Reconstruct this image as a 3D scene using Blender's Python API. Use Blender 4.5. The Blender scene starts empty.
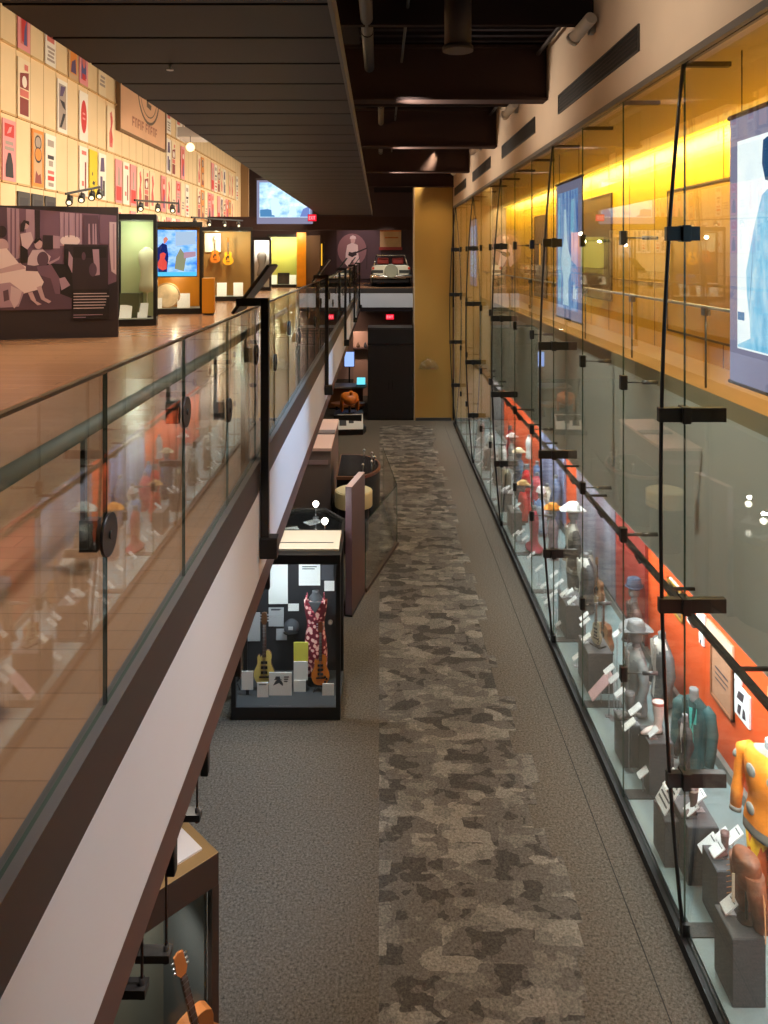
import bpy, bmesh, math, random
from mathutils import Vector, Matrix
random.seed(7)
R = math.radians
C = bpy.context.scene.collection
S = bpy.context.scene
PX = 770.0                      # focal length in pixels of a 768x1024 frame
H = 5.8                         # eye height above the lower floor
UF = 4.366                      # upper floor level

# ---------------------------------------------------------------- camera, exposure, world
cd = bpy.data.cameras.new('camera'); cam = bpy.data.objects.new('camera', cd); C.objects.link(cam)
cam.location = (0, 0, H); cam.rotation_euler = (R(90), 0, 0)
cd.sensor_fit = 'AUTO'; cd.sensor_width = 36; cd.lens = 36 * PX / 1024
cd.shift_x = 4 / 1024; cd.shift_y = -257 / 1024
cd.clip_start = 0.05; cd.clip_end = 200
S.camera = cam
S.view_settings.view_transform = 'Standard'; S.view_settings.look = 'None'
S.view_settings.gamma = 1; S.view_settings.use_curve_mapping = False
S.view_settings.exposure = 0.08
S.cycles.use_denoising = True
S.cycles.max_bounces = 8; S.cycles.diffuse_bounces = 4; S.cycles.glossy_bounces = 5
S.cycles.transparent_max_bounces = 24; S.cycles.sample_clamp_indirect = 4.0
W = bpy.data.worlds.new('world'); S.world = W; W.use_nodes = True
W.node_tree.nodes['Background'].inputs[0].default_value = (1.0, 0.92, 0.82, 1)
W.node_tree.nodes['Background'].inputs[1].default_value = 0.05

def area(name, loc, rot, sx, sy, power, col, spread=180):
    l = bpy.data.lights.new(name, 'AREA'); l.shape = 'RECTANGLE'; l.size = sx; l.size_y = sy
    l.energy = power; l.color = col; l.spread = R(spread)
    o = bpy.data.objects.new(name, l); o.location = loc; o.rotation_euler = rot; C.objects.link(o); return o
def spot(name, loc, target, power, col, ang=60, blend=0.6, rad=0.06):
    l = bpy.data.lights.new(name, 'SPOT'); l.energy = power; l.color = col
    l.spot_size = R(ang); l.spot_blend = blend; l.shadow_soft_size = rad
    o = bpy.data.objects.new(name, l); o.location = loc
    o.rotation_euler = (Vector(target) - Vector(loc)).to_track_quat('-Z', 'Y').to_euler(); C.objects.link(o); return o
def point(name, loc, power, col, rad=0.05):
    l = bpy.data.lights.new(name, 'POINT'); l.energy = power; l.color = col; l.shadow_soft_size = rad
    o = bpy.data.objects.new(name, l); o.location = loc; C.objects.link(o); return o
WARM = (1, .78, .52); NEUT = (1, .93, .84); COOL = (.80, .93, 1)
# wall washer above the canopy edge, lighting the poster wall
area('wall_wash', (-2.75, 24, 7.75), (0, R(78), 0), .25, 30, 800, (1, .83, .62), 150)
# upper gallery downlights
for yy in (9, 15, 21, 27, 33):
    spot('gallery_spot', (-4.2, yy, 10.4), (-4.2, yy, UF), 760, (1, .86, .70), 85, .8, .15)
# aisle spots between the beams
for i, yy in enumerate((4.2, 10.0, 15.0, 20.0, 25.0)):
    spot('aisle_spot', (1.0, yy, 8.75), (.7, yy + .4, 0), (760, 620, 600, 640, 760)[i], NEUT, 62, .9, .12)
# spots washing the cream wall, plus added fill on the fascia and its rail
for yy in (6.5, 11.8, 17, 22):
    spot('wall_spot', (.2, yy, 7.9), (2.56, yy, 8.5), 170, (1, .86, .70), 110, 1, .1)
for yy in (3.0, 7.5, 12, 17, 22, 27):
    spot('fascia_fill', (1.6, yy, 8.7), (-.85, yy, 3.9), (800, 2300, 2300, 1900, 1400, 1200)[int(yy / 5)], ((.96, .97, 1) if yy < 5 else (1, .82, .56) if yy > 20 else (.52, .74, 1)), 40, .9, .1)
for yy in (4.5, 8.0, 12, 16.5, 21, 25):
    spot('soffit_fill', (.1, yy - .6, 8.7), (3.44, yy, 3.1), 1000, (1, .98, .90), 46, .9, .1)  # added lights to lift the soffit; no fixtures belong to them
# cove light in the yellow corridor
area('cove_light', (3.98, 13.5, 7.44), (0, R(-28), 0), .12, 26, 780, (1, .78, .36), 170)
# showcase lighting along the track in the lower right case
area('case_light', (3.12, 13.5, 2.02), (0, R(-24), 0), .06, 25, 500, (.88, .96, 1.0), 150)
for (x_, y_, p_) in ((-1.1, 4.3, 18), (-1.6, 7.0, 60), (-1.05, 9.9, 60), (-1.25, 12.4, 50), (-1.35, 16.6, 70), (-1.35, 19.6, 60), (-1.1, 24.6, 60)):
    spot('under_gallery_fill', (x_, y_, 3.36), (x_ + .2, y_, 0), p_, (1, .90, .76), 120, .8, .05)  # fill added under the slab to brighten case tops and exhibits
# far end
spot('car_spot', (.6, 31.5, 8.2), (.5, 35.5, 5), 420, NEUT, 60, .8, .1)
spot('mural_spot', (-.6, 37.0, 8.4), (-1.1, 39.9, 6.2), 260, (1, .8, .8), 50, .7, .08)
spot('under_spot', (-1.0, 30.5, 3.45), (-1.3, 33.5, 1), 260, (1, .74, .6), 120, .8, .06)
spot('far_fascia_fill', (.2, 27.8, 7.6), (.3, 33, 3.9), 700, (1, .9, .8), 40, .8, .1)  # extra fill put in to brighten the far fascia
spot('column_spot', (1.9, 24.8, 8.0), (1.85, 27, 6.2), 90, (1, .74, .34), 70, .9, .08)

# ---------------------------------------------------------------- materials
def lin(c):
    return tuple(((v / 255) / 12.92 if v / 255 <= .04045 else ((v / 255 + .055) / 1.055) ** 2.4) for v in c)
MATS = {}
def mat(name, rgb, rough=.5, metal=0., spec=.5, var=0., scale=8., bump=0., emit=0., coat=0.):
    if name in MATS: return MATS[name]
    m = bpy.data.materials.new(name); m.use_nodes = True; nt = m.node_tree; b = nt.nodes['Principled BSDF']
    c = lin(rgb)
    b.inputs['Base Color'].default_value = (*c, 1); b.inputs['Roughness'].default_value = rough
    b.inputs['Metallic'].default_value = metal; b.inputs['Specular IOR Level'].default_value = spec
    b.inputs['Coat Weight'].default_value = coat
    if emit:
        b.inputs['Emission Color'].default_value = (*c, 1); b.inputs['Emission Strength'].default_value = emit
    if var or bump:
        tc = nt.nodes.new('ShaderNodeTexCoord'); n = nt.nodes.new('ShaderNodeTexNoise')
        n.inputs['Scale'].default_value = scale; n.inputs['Detail'].default_value = 5
        nt.links.new(tc.outputs['Object'], n.inputs['Vector'])
        if var:
            r = nt.nodes.new('ShaderNodeValToRGB')
            r.color_ramp.elements[0].position = .3; r.color_ramp.elements[1].position = .7
            r.color_ramp.elements[0].color = (*[v * (1 - var) for v in c], 1)
            r.color_ramp.elements[1].color = (*[min(1, v * (1 + var)) for v in c], 1)
            nt.links.new(n.outputs['Fac'], r.inputs['Fac']); nt.links.new(r.outputs['Color'], b.inputs['Base Color'])
        if bump:
            bp = nt.nodes.new('ShaderNodeBump'); bp.inputs['Strength'].default_value = bump; bp.inputs['Distance'].default_value = .01
            nt.links.new(n.outputs['Fac'], bp.inputs['Height']); nt.links.new(bp.outputs['Normal'], b.inputs['Normal'])
    MATS[name] = m; return m
def nodes(name):
    m = bpy.data.materials.new(name); m.use_nodes = True; MATS[name] = m
    return m, m.node_tree, m.node_tree.nodes['Principled BSDF'], m.node_tree.nodes.new, m.node_tree.links.new
def glass(name, tint, f0=.04, gain=.96):
    m = bpy.data.materials.new(name); m.use_nodes = True; nt = m.node_tree; nt.nodes.clear(); N = nt.nodes.new; L = nt.links.new
    out = N('ShaderNodeOutputMaterial'); tr = N('ShaderNodeBsdfTransparent'); gl = N('ShaderNodeBsdfGlossy'); mx = N('ShaderNodeMixShader')
    tr.inputs[0].default_value = (*tint, 1); gl.inputs['Roughness'].default_value = 0.0; gl.inputs['Color'].default_value = (1, 1, 1, 1)
    g = N('ShaderNodeNewGeometry'); d = N('ShaderNodeVectorMath'); d.operation = 'DOT_PRODUCT'
    L(g.outputs['Incoming'], d.inputs[0]); L(g.outputs['Normal'], d.inputs[1])
    a = N('ShaderNodeMath'); a.operation = 'ABSOLUTE'; L(d.outputs['Value'], a.inputs[0])
    s = N('ShaderNodeMath'); s.operation = 'SUBTRACT'; s.inputs[0].default_value = 1; L(a.outputs[0], s.inputs[1]); s.use_clamp = True
    p = N('ShaderNodeMath'); p.operation = 'POWER'; L(s.outputs[0], p.inputs[0]); p.inputs[1].default_value = 5
    q = N('ShaderNodeMath'); q.operation = 'MULTIPLY_ADD'; L(p.outputs[0], q.inputs[0]); q.inputs[1].default_value = gain; q.inputs[2].default_value = f0
    L(q.outputs[0], mx.inputs[0]); L(tr.outputs[0], mx.inputs[1]); L(gl.outputs[0], mx.inputs[2]); L(mx.outputs[0], out.inputs[0])
    MATS[name] = m; return m
GLASS = glass('clear_glass', (.985, .99, .985))
RGLASS = glass('wall_glass', (.955, .975, .955))
CGLASS = glass('case_glass', (.985, .99, .98), .02, .5)
EDGE = mat('glass_edge', (60, 78, 66), .2)
BLACK = mat('black_metal', (26, 24, 24), .4, .0, .5)
DBLACK = mat('matte_black', (20, 19, 20), .7)
GREYM = mat('grey_metal', (92, 92, 96), .35, .6)
STEEL = mat('brushed_steel', (170, 172, 176), .3, .9)
WHITE = mat('white_card', (238, 240, 238), .6)
CARDT = mat('card_print', (70, 72, 78), .7)
CREAMP = mat('cream_wall_paint', (205, 182, 158), .75, var=.03, scale=2)
FASC = mat('fascia_paint', (200, 205, 213), .6, var=.02, scale=1.5)
TRIMG = mat('trim_grey', (84, 80, 78), .5)
TRIMD = mat('trim_dark', (44, 40, 39), .45)
BROWNS = mat('brown_steel', (78, 58, 54), .5)
YELLOW = mat('yellow_wall_panel', (226, 172, 14), .38, var=.06, scale=.7)
YCEIL = mat('corridor_ceiling', (178, 160, 110), .7)
GREYF = mat('grey_soffit', (196, 198, 188), .6, var=.05, scale=.8)
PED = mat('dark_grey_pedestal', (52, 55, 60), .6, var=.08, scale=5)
PLAT = mat('showcase_floor', (128, 148, 150), .5, var=.05, scale=2)
DARKC = mat('dark_ceiling_paint', (40, 34, 36), .9, spec=.1)
DUCT = mat('duct_brown', (52, 42, 38), .6)
PIPE = mat('conduit_grey', (70, 68, 66), .5)
COLM = mat('column_paint', (176, 140, 72), .65, var=.04, scale=.8)
INKW = mat('warm_white', (240, 226, 200), .7)

# carpet: speckled brown-grey loop pile
def carpet(name, lo, hi, pattern=False):
    m, nt, b, N, L = nodes(name)
    tc = N('ShaderNodeTexCoord'); n = N('ShaderNodeTexNoise'); n.inputs['Scale'].default_value = 42; n.inputs['Detail'].default_value = 6
    n.inputs['Roughness'].default_value = .8
    L(tc.outputs['Object'], n.inputs['Vector'])
    r = N('ShaderNodeValToRGB'); r.color_ramp.elements[0].position = .36; r.color_ramp.elements[1].position = .66
    r.color_ramp.elements[0].color = (*lin(lo), 1); r.color_ramp.elements[1].color = (*lin(hi), 1)
    L(n.outputs['Fac'], r.inputs['Fac']); col = r.outputs['Color']
    if pattern:
        mp = N('ShaderNodeMapping'); mp.inputs['Scale'].default_value = (1.7, 2.6, 1); L(tc.outputs['Object'], mp.inputs['Vector'])
        n2 = N('ShaderNodeTexNoise'); n2.inputs['Scale'].default_value = 2.2; n2.inputs['Detail'].default_value = 2
        L(mp.outputs[0], n2.inputs['Vector'])
        mxv = N('ShaderNodeMix'); mxv.data_type = 'VECTOR'; mxv.inputs['Factor'].default_value = .13
        L(mp.outputs[0], mxv.inputs['A']); L(n2.outputs['Color'], mxv.inputs['B'])
        v = N('ShaderNodeTexVoronoi'); v.distance = 'CHEBYCHEV'; v.inputs['Scale'].default_value = 2.1
        L(mxv.outputs['Result'], v.inputs['Vector'])
        v2 = N('ShaderNodeTexVoronoi'); v2.distance = 'MANHATTAN'; v2.inputs['Scale'].default_value = 3.4
        L(mxv.outputs['Result'], v2.inputs['Vector'])
        sep = N('ShaderNodeSeparateColor'); L(v.outputs['Color'], sep.inputs[0])
        sep2 = N('ShaderNodeSeparateColor'); L(v2.outputs['Color'], sep2.inputs[0])
        ad = N('ShaderNodeMath'); ad.operation = 'MULTIPLY_ADD'; L(sep2.outputs[0], ad.inputs[0]); ad.inputs[1].default_value = .6; L(sep.outputs[0], ad.inputs[2])
        st = N('ShaderNodeValToRGB'); st.color_ramp.interpolation = 'CONSTANT'
        e = st.color_ramp.elements; e[0].position = 0; e[0].color = (.42, .41, .41, 1); e[1].position = .45; e[1].color = (.72, .71, .70, 1)
        e2 = e.new(.78); e2.color = (.98, .97, .94, 1); e3 = e.new(1.05 if False else .99); e3.color = (1.28, 1.27, 1.22, 1)
        sc = N('ShaderNodeMath'); sc.operation = 'MULTIPLY'; sc.inputs[1].default_value = .8; L(ad.outputs[0], sc.inputs[0]); L(sc.outputs[0], st.inputs['Fac'])
        mu = N('ShaderNodeMix'); mu.data_type = 'RGBA'; mu.blend_type = 'MULTIPLY'; mu.inputs['Factor'].default_value = 1
        L(col, mu.inputs['A']); L(st.outputs['Color'], mu.inputs['B']); col = mu.outputs['Result']
    L(col, b.inputs['Base Color']); b.inputs['Roughness'].default_value = .95; b.inputs['Specular IOR Level'].default_value = .1
    bp = N('ShaderNodeBump'); bp.inputs['Strength'].default_value = .5; bp.inputs['Distance'].default_value = .01
    L(n.outputs['Fac'], bp.inputs['Height']); L(bp.outputs['Normal'], b.inputs['Normal'])
    return m
CARPET = carpet('speckled_carpet', (60, 54, 48), (124, 115, 104))
RUNNER = carpet('patterned_carpet', (84, 79, 75), (140, 134, 126), True)
# polished wood gallery floor
def woodfloor():
    m, nt, b, N, L = nodes('polished_wood_floor')
    tc = N('ShaderNodeTexCoord'); br = N('ShaderNodeTexBrick'); br.inputs['Scale'].default_value = 1
    br.inputs['Brick Width'].default_value = 1.8; br.inputs['Row Height'].default_value = .14; br.inputs['Mortar Size'].default_value = .003
    br.inputs['Color1'].default_value = (*lin((178, 134, 100)), 1); br.inputs['Color2'].default_value = (*lin((170, 127, 94)), 1)
    br.inputs['Mortar'].default_value = (*lin((152, 112, 82)), 1)
    L(tc.outputs['Object'], br.inputs['Vector']); L(br.outputs['Color'], b.inputs['Base Color'])
    b.inputs['Roughness'].default_value = .22; b.inputs['Specular IOR Level'].default_value = .5
    return m
WOODF = woodfloor()
def panelwall():
    m, nt, b, N, L = nodes('cream_panel_wall')
    tc = N('ShaderNodeTexCoord'); mp = N('ShaderNodeMapping'); mp.inputs['Rotation'].default_value = (0, R(90), 0) if False else (0, 0, 0)
    sx = N('ShaderNodeSeparateXYZ'); L(tc.outputs['Object'], sx.inputs[0])
    a = N('ShaderNodeMath'); a.operation = 'ADD'; L(sx.outputs['Y'], a.inputs[0]); a.inputs[1].default_value = -13.78 + 59
    d = N('ShaderNodeMath'); d.operation = 'DIVIDE'; L(a.outputs[0], d.inputs[0]); d.inputs[1].default_value = .59
    f = N('ShaderNodeMath'); f.operation = 'FRACT'; L(d.outputs[0], f.inputs[0])
    lt = N('ShaderNodeMath'); lt.operation = 'LESS_THAN'; L(f.outputs[0], lt.inputs[0]); lt.inputs[1].default_value = .045
    n = N('ShaderNodeTexNoise'); n.inputs['Scale'].default_value = 1.4; L(tc.outputs['Object'], n.inputs['Vector'])
    r = N('ShaderNodeValToRGB'); r.color_ramp.elements[0].color = (*lin((226, 196, 150)), 1); r.color_ramp.elements[1].color = (*lin((240, 212, 168)), 1)
    L(n.outputs['Fac'], r.inputs['Fac'])
    mx = N('ShaderNodeMix'); mx.data_type = 'RGBA'; L(lt.outputs[0], mx.inputs['Factor']); L(r.outputs['Color'], mx.inputs['A'])
    mx.inputs['B'].default_value = (*lin((178, 140, 96)), 1)
    L(mx.outputs['Result'], b.inputs['Base Color']); b.inputs['Roughness'].default_value = .7
    return m
PWALL = panelwall()
def emis(name, rgb, s=1.0):
    if name in MATS: return MATS[name]
    m = bpy.data.materials.new(name); m.use_nodes = True; nt = m.node_tree; nt.nodes.clear()
    o = nt.nodes.new('ShaderNodeOutputMaterial'); e = nt.nodes.new('ShaderNodeEmission')
    e.inputs[0].default_value = (*lin(rgb), 1); e.inputs[1].default_value = s; nt.links.new(e.outputs[0], o.inputs[0])
    MATS[name] = m; return m
def screenmat(name, cols, scale=(6, 6, 2), s=1.0):
    m = bpy.data.materials.new(name); m.use_nodes = True; nt = m.node_tree; nt.nodes.clear(); N = nt.nodes.new; L = nt.links.new
    o = N('ShaderNodeOutputMaterial'); e = N('ShaderNodeEmission'); tc = N('ShaderNodeTexCoord'); mp = N('ShaderNodeMapping')
    mp.inputs['Scale'].default_value = scale; n = N('ShaderNodeTexNoise'); n.inputs['Scale'].default_value = 1; n.inputs['Detail'].default_value = 4
    r = N('ShaderNodeValToRGB'); el = r.color_ramp.elements
    while len(el) < len(cols): el.new(.5)
    for i, c in enumerate(cols):
        el[i].position = .3 + .4 * i / (len(cols) - 1); el[i].color = (*lin(c), 1)
    L(tc.outputs['Object'], mp.inputs[0]); L(mp.outputs[0], n.inputs['Vector']); L(n.outputs['Fac'], r.inputs[0])
    L(r.outputs[0], e.inputs[0]); e.inputs[1].default_value = s; L(e.outputs[0], o.inputs[0]); MATS[name] = m; return m

# ---------------------------------------------------------------- mesh helpers
class MB:
    def __init__(s): s.v = []; s.f = []; s.m = []; s.sm = []
    def add(s, vs, fs, mi=0, smooth=False):
        b = len(s.v); s.v += [tuple(v) for v in vs]
        for k, f in enumerate(fs):
            s.f.append([b + i for i in f]); s.m.append(mi[k] if isinstance(mi, list) else mi); s.sm.append(smooth)
        return s
    def box(s, x0, x1, y0, y1, z0, z1, mi=0, M=None, ms=None):
        x0, x1 = min(x0, x1), max(x0, x1); y0, y1 = min(y0, y1), max(y0, y1); z0, z1 = min(z0, z1), max(z0, z1)
        vs = [Vector(p) for p in ((x0, y0, z0), (x1, y0, z0), (x1, y1, z0), (x0, y1, z0), (x0, y0, z1), (x1, y0, z1), (x1, y1, z1), (x0, y1, z1))]
        if M is not None: vs = [M @ v for v in vs]
        # faces: bottom, top, -y, +x, +y, -x
        return s.add(vs, [(3, 2, 1, 0), (4, 5, 6, 7), (0, 1, 5, 4), (1, 2, 6, 5), (2, 3, 7, 6), (3, 0, 4, 7)], ms if ms else mi)
    def bar(s, a, b, w, h=None, mi=0):
        a, b = Vector(a), Vector(b); h = h or w; d = b - a; L = d.length
        M = Matrix.Translation(a) @ d.to_track_quat('X', 'Z').to_matrix().to_4x4()
        return s.box(0, L, -w / 2, w / 2, -h / 2, h / 2, mi, M)
    def tube(s, pts, r, n=10, mi=0, cap=True, smooth=True, flat=1.0):
        pts = [Vector(p) for p in pts]; rs = r if isinstance(r, (list, tuple)) else [r] * len(pts)
        vs = []; fs = []; ref = Vector((0, 0, 1))
        d0 = (pts[1] - pts[0]).normalized()
        if abs(d0.dot(ref)) > .9: ref = Vector((0, 1, 0))
        for i, p in enumerate(pts):
            d = (pts[min(i + 1, len(pts) - 1)] - pts[max(i - 1, 0)]).normalized()
            u = d.cross(ref).normalized(); w = u.cross(d).normalized()
            for k in range(n):
                a = 2 * math.pi * k / n; vs.append(p + rs[i] * (math.cos(a) * u + math.sin(a) * w * flat))
        for i in range(len(pts) - 1):
            for k in range(n):
                fs.append((i * n + k, i * n + (k + 1) % n, (i + 1) * n + (k + 1) % n, (i + 1) * n + k))
        s.add(vs, fs, mi, smooth)
        if cap:
            b = len(s.v) - len(vs)
            s.f.append([b + k for k in range(n)][::-1]); s.m.append(mi); s.sm.append(False)
            s.f.append([b + (len(pts) - 1) * n + k for k in range(n)]); s.m.append(mi); s.sm.append(False)
        return s
    def loft(s, secs, n=28, matfn=None, mi=0, M=None, sub=3, wob=0.0, cap=True):
        """secs: (z, rx, ry[, cx, cy]) ; matfn(t, ang)->index, ang 0 = front (-Y)"""
        full = []
        secs = [tuple(q) + (0,) * (5 - len(q)) for q in secs]
        for i in range(len(secs) - 1):
            p0 = secs[max(i - 1, 0)]; p1 = secs[i]; p2 = secs[i + 1]; p3 = secs[min(i + 2, len(secs) - 1)]
            for j in range(sub):
                t = j / sub; row = []
                for c in range(5):
                    if c == 0: row.append(p1[0] + (p2[0] - p1[0]) * t)
                    else:
                        m1 = (p2[c] - p0[c]) / 2; m2 = (p3[c] - p1[c]) / 2
                        row.append((2 * t**3 - 3 * t**2 + 1) * p1[c] + (t**3 - 2 * t**2 + t) * m1 + (-2 * t**3 + 3 * t**2) * p2[c] + (t**3 - t**2) * m2)
                full.append(row)
        full.append(list(secs[-1]))
        vs = []; fs = []; ms = []
        for (z, rx, ry, cx, cy) in full:
            for k in range(n):
                a = 2 * math.pi * k / n; w = 1 + wob * math.sin(a * 7 + z * 3) * max(0, 1 - z / max(1e-6, full[-1][0]))
                vs.append(Vector((cx + max(rx, .003) * w * math.sin(a), cy - max(ry, .003) * w * math.cos(a), z)))
        for i in range(len(full) - 1):
            t = (full[i][0] - full[0][0]) / max(1e-6, full[-1][0] - full[0][0])
            for k in range(n):
                fs.append((i * n + k, i * n + (k + 1) % n, (i + 1) * n + (k + 1) % n, (i + 1) * n + k))
                a = 360 * (k + .5) / n; a = a if a <= 180 else a - 360
                ms.append(matfn(t, a) if matfn else mi)
        if cap:
            fs.append(tuple(range(n))[::-1]); ms.append(ms[0]); q = (len(full) - 1) * n; fs.append(tuple(q + k for k in range(n))); ms.append(ms[-2])
        if M is not None: vs = [M @ v for v in vs]
        return s.add(vs, fs, ms, True)
    def prism(s, poly, t0, t1, axis='y', mi=0, M=None, mside=None):
        """poly of (u, v): axis y -> x=u, z=v ; axis x -> y=u, z=v ; axis z -> x=u, y=v, extruded t0..t1"""
        n = len(poly)
        def P(u, v, t): return Vector((u, t, v)) if axis == 'y' else Vector((t, u, v)) if axis == 'x' else Vector((u, v, t))
        vs = [P(u, v, t0) for u, v in poly] + [P(u, v, t1) for u, v in poly]
        if M is not None: vs = [M @ v for v in vs]
        fs = [tuple(range(n))[::-1], tuple(range(n, 2 * n))] + [(i, (i + 1) % n, n + (i + 1) % n, n + i) for i in range(n)]
        return s.add(vs, fs, [mi, mi] + [mi if mside is None else mside] * n)
    def ngon(s, vs, mi=0): return s.add(vs, [tuple(range(len(vs)))], mi)
    def cyl(s, c, r, h, n=24, mi=0, axis='z', r2=None):
        c = Vector(c); d = {'x': Vector((1, 0, 0)), 'y': Vector((0, 1, 0)), 'z': Vector((0, 0, 1))}[axis]
        return s.tube([c, c + d * h], [r, r if r2 is None else r2], n, mi)
    def build(s, name, mats, parent=None, bevel=0):
        me = bpy.data.meshes.new(name); me.from_pydata(s.v, [], s.f)
        for m in (mats if isinstance(mats, (list, tuple)) else [mats]): me.materials.append(m)
        me.polygons.foreach_set('material_index', s.m); me.polygons.foreach_set('use_smooth', s.sm)
        bm = bmesh.new(); bm.from_mesh(me); bmesh.ops.recalc_face_normals(bm, faces=bm.faces[:]) if len(s.f) > 1 else None
        bm.to_mesh(me); bm.free(); me.update()
        o = bpy.data.objects.new(name, me); C.objects.link(o)
        if parent is not None: o.parent = parent
        if bevel:
            b = o.modifiers.new('bevel', 'BEVEL'); b.width = bevel; b.segments = 2; b.limit_method = 'ANGLE'
        return o
def tag(o, label, cat, group=None, kind=None):
    o['label'] = label; o['category'] = cat
    if group: o['group'] = group
    if kind: o['kind'] = kind
    return o
def thing(name, label, cat, loc=(0, 0, 0), rz=0, group=None):
    o = bpy.data.objects.new(name, None); C.objects.link(o); o.empty_display_size = .1
    o.location = loc; o.rotation_euler = (0, 0, R(rz)); return tag(o, label, cat, group)
def struct(name, mb, mats, parent=None, bevel=0):
    o = mb.build(name, mats, parent, bevel)
    if parent is None: o['kind'] = 'structure'
    return o
def dup(root, loc, rz=None, label=None, group=None):
    r = root.copy(); C.objects.link(r); r.location = loc
    if rz is not None: r.rotation_euler = (0, 0, R(rz))
    if label: r['label'] = label
    if group: r['group'] = group
    for ch in [o for o in root.children]:
        c = ch.copy(); C.objects.link(c); c.parent = r
        for g in [o for o in ch.children]:
            d = g.copy(); C.objects.link(d); d.parent = c
    return r
ORD = ['nearest', 'second', 'third', 'fourth', 'fifth', 'sixth', 'seventh', 'eighth', 'ninth', 'tenth', 'eleventh', 'twelfth', 'thirteenth',
       'fourteenth', 'fifteenth', 'sixteenth', 'seventeenth', 'eighteenth', 'nineteenth', 'twentieth', 'twenty-first', 'twenty-second',
       'twenty-third', 'twenty-fourth', 'twenty-fifth', 'twenty-sixth', 'twenty-seventh', 'twenty-eighth', 'twenty-ninth', 'thirtieth']
def ordn(i, of): return ('nearest ' if i == 0 else ORD[i] + ' nearest ') + of
def at(px, py, X=None, Y=None, z=None):
    if X is not None: Y = X * PX / (px - 380)
    elif z is not None and Y is None: Y = PX * (H - z) / (py - 255)
    return Vector(((px - 380) * Y / PX, Y, H - (py - 255) * Y / PX))
# ================================================================ STRUCTURE
XR = 2.56; XL = -.875; XF = -.836; XW = -6.8; YE = 33.0; YB = 40.0
struct('floor', MB().box(-7, 4.6, -4, 36, -.2, 0), CARPET)
rv = random.Random(11); edge = []; y = 1.5
while y < 26.2:
    x = 1.66 + rv.choice((-.10, -.04, 0, .05, .10)); y2 = min(26.2, y + rv.uniform(.22, .5)); edge += [(x, y), (x, y2)]; y = y2
struct('floor_runner', MB().prism([(-.01, 1.5)] + edge + [(-.01, 26.2)], 0, .004, 'z'), RUNNER)
struct('trim_carpet_seam', MB().box(2.195, 2.203, 1.5, 26.2, 0, .003), mat('seam_dark', (36, 33, 31), .9))
struct('floor_upper', MB().box(-7, XF - .03, -4, YB, 3.56, UF, ms=[1, 0, 2, 2, 2, 2]), [WOODF, DARKC, TRIMD])
struct('floor_far', MB().box(XF - .03, 3.2, YE, YB, 3.56, UF - .004, ms=[1, 0, 2, 2, 2, 2]), [WOODF, DARKC, TRIMD])
struct('floor_bridge', MB().box(XF - .03, 4.6, -4, -.5, 3.56, UF - .004, ms=[1, 0, 2, 2, 2, 2]), [WOODF, DARKC, TRIMD])
struct('trim_edge', MB().box(-.90, XF, -.5, YE, UF - .205, UF + .004, ms=[1, 0, 1, 1, 1, 1]), [TRIMG, TRIMD])
struct('trim_fascia', MB().box(-.90, XF, -.5, YE, 3.555, UF - .206), FASC)
struct('trim_flange', MB().box(-.98, XF - .004, -.5, YE, 3.38, 3.554), BROWNS)
struct('trim_far_edge', MB().box(XF, 1.9, YE - .03, YE, UF - .205, UF + .01), TRIMD)
struct('trim_far_fascia', MB().box(XF, 1.9, YE - .025, YE, 3.555, UF - .206), FASC)
struct('trim_far_flange', MB().box(XF, 1.9, YE - .01, YE, 3.38, 3.554), DARKC)
struct('wall_left', MB().box(XW - .2, XW, -4, YB, UF, 11.2), PWALL)
struct('wall_left_lower', MB().box(XW - .2, XW, -4, 36, 0, 3.56), DUCT)
struct('wall_far', MB().box(-7, 4.6, YB, YB + .2, 3.5, 11.2), mat('maroon_wall', (58, 40, 42), .75))
struct('wall_far_lower', MB().box(-7, 4.6, 36, 36.2, 0, 3.56), mat('dusty_pink_wall', (176, 140, 124), .75))
struct('wall_near', MB().box(-7, 4.6, -4.2, -4, 0, 11.2), mat('near_wall', (96, 84, 74), .8))
# ceiling: slatted canopy over the gallery edge, black decks above the rest
m = MB()
y = 1.05
while y < 28.8:
    m.box(-2.27, -.31, y, y + .672, 7.3, 7.36); y += .715
m.box(-2.24, -.34, 1.4, 29, 7.365, 7.44)
struct('ceiling_canopy', m, mat('canopy_board', (33, 32, 39), .6))
struct('trim_canopy', MB().box(-.31, -.285, 1.4, 29.1, 7.29, 7.45), mat('canopy_edge', (92, 90, 90), .5))
m = MB(); m.box(-.3, XR + .2, -4, YB, 9.05, 9.2)
y = 1.0
while y < 30: m.box(-.3, XR, y, y + .09, 9.0, 9.05); y += .3
struct('ceiling', m, DARKC)
struct('ceiling_gallery', MB().box(-7, -.3, -4, YB, 11.0, 11.2), DARKC)
for i, yy in enumerate((6.6, 11.7, 16.8, 21.9, 26.6)):
    m = MB(); m.box(-.6, XR - .01, yy, yy + .34, 8.16, 8.2); m.box(-.6, XR - .01, yy, yy + .34, 8.96, 9.0); m.box(-.6, XR - .01, yy + .1, yy + .24, 8.2, 8.96)
    struct('beam_%d' % (i + 1), m, mat('beam_paint', (66, 52, 50), .9, spec=.1))
for i, yy in enumerate((9.2, 14.2, 19.3, 24.2, 30.5)):
    struct('beam_purlin_%d' % (i + 1), MB().box(-.6, XR - .01, yy, yy + .1, 8.55, 8.95), mat('purlin_paint', (52, 43, 43), .9, spec=.1))
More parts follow.
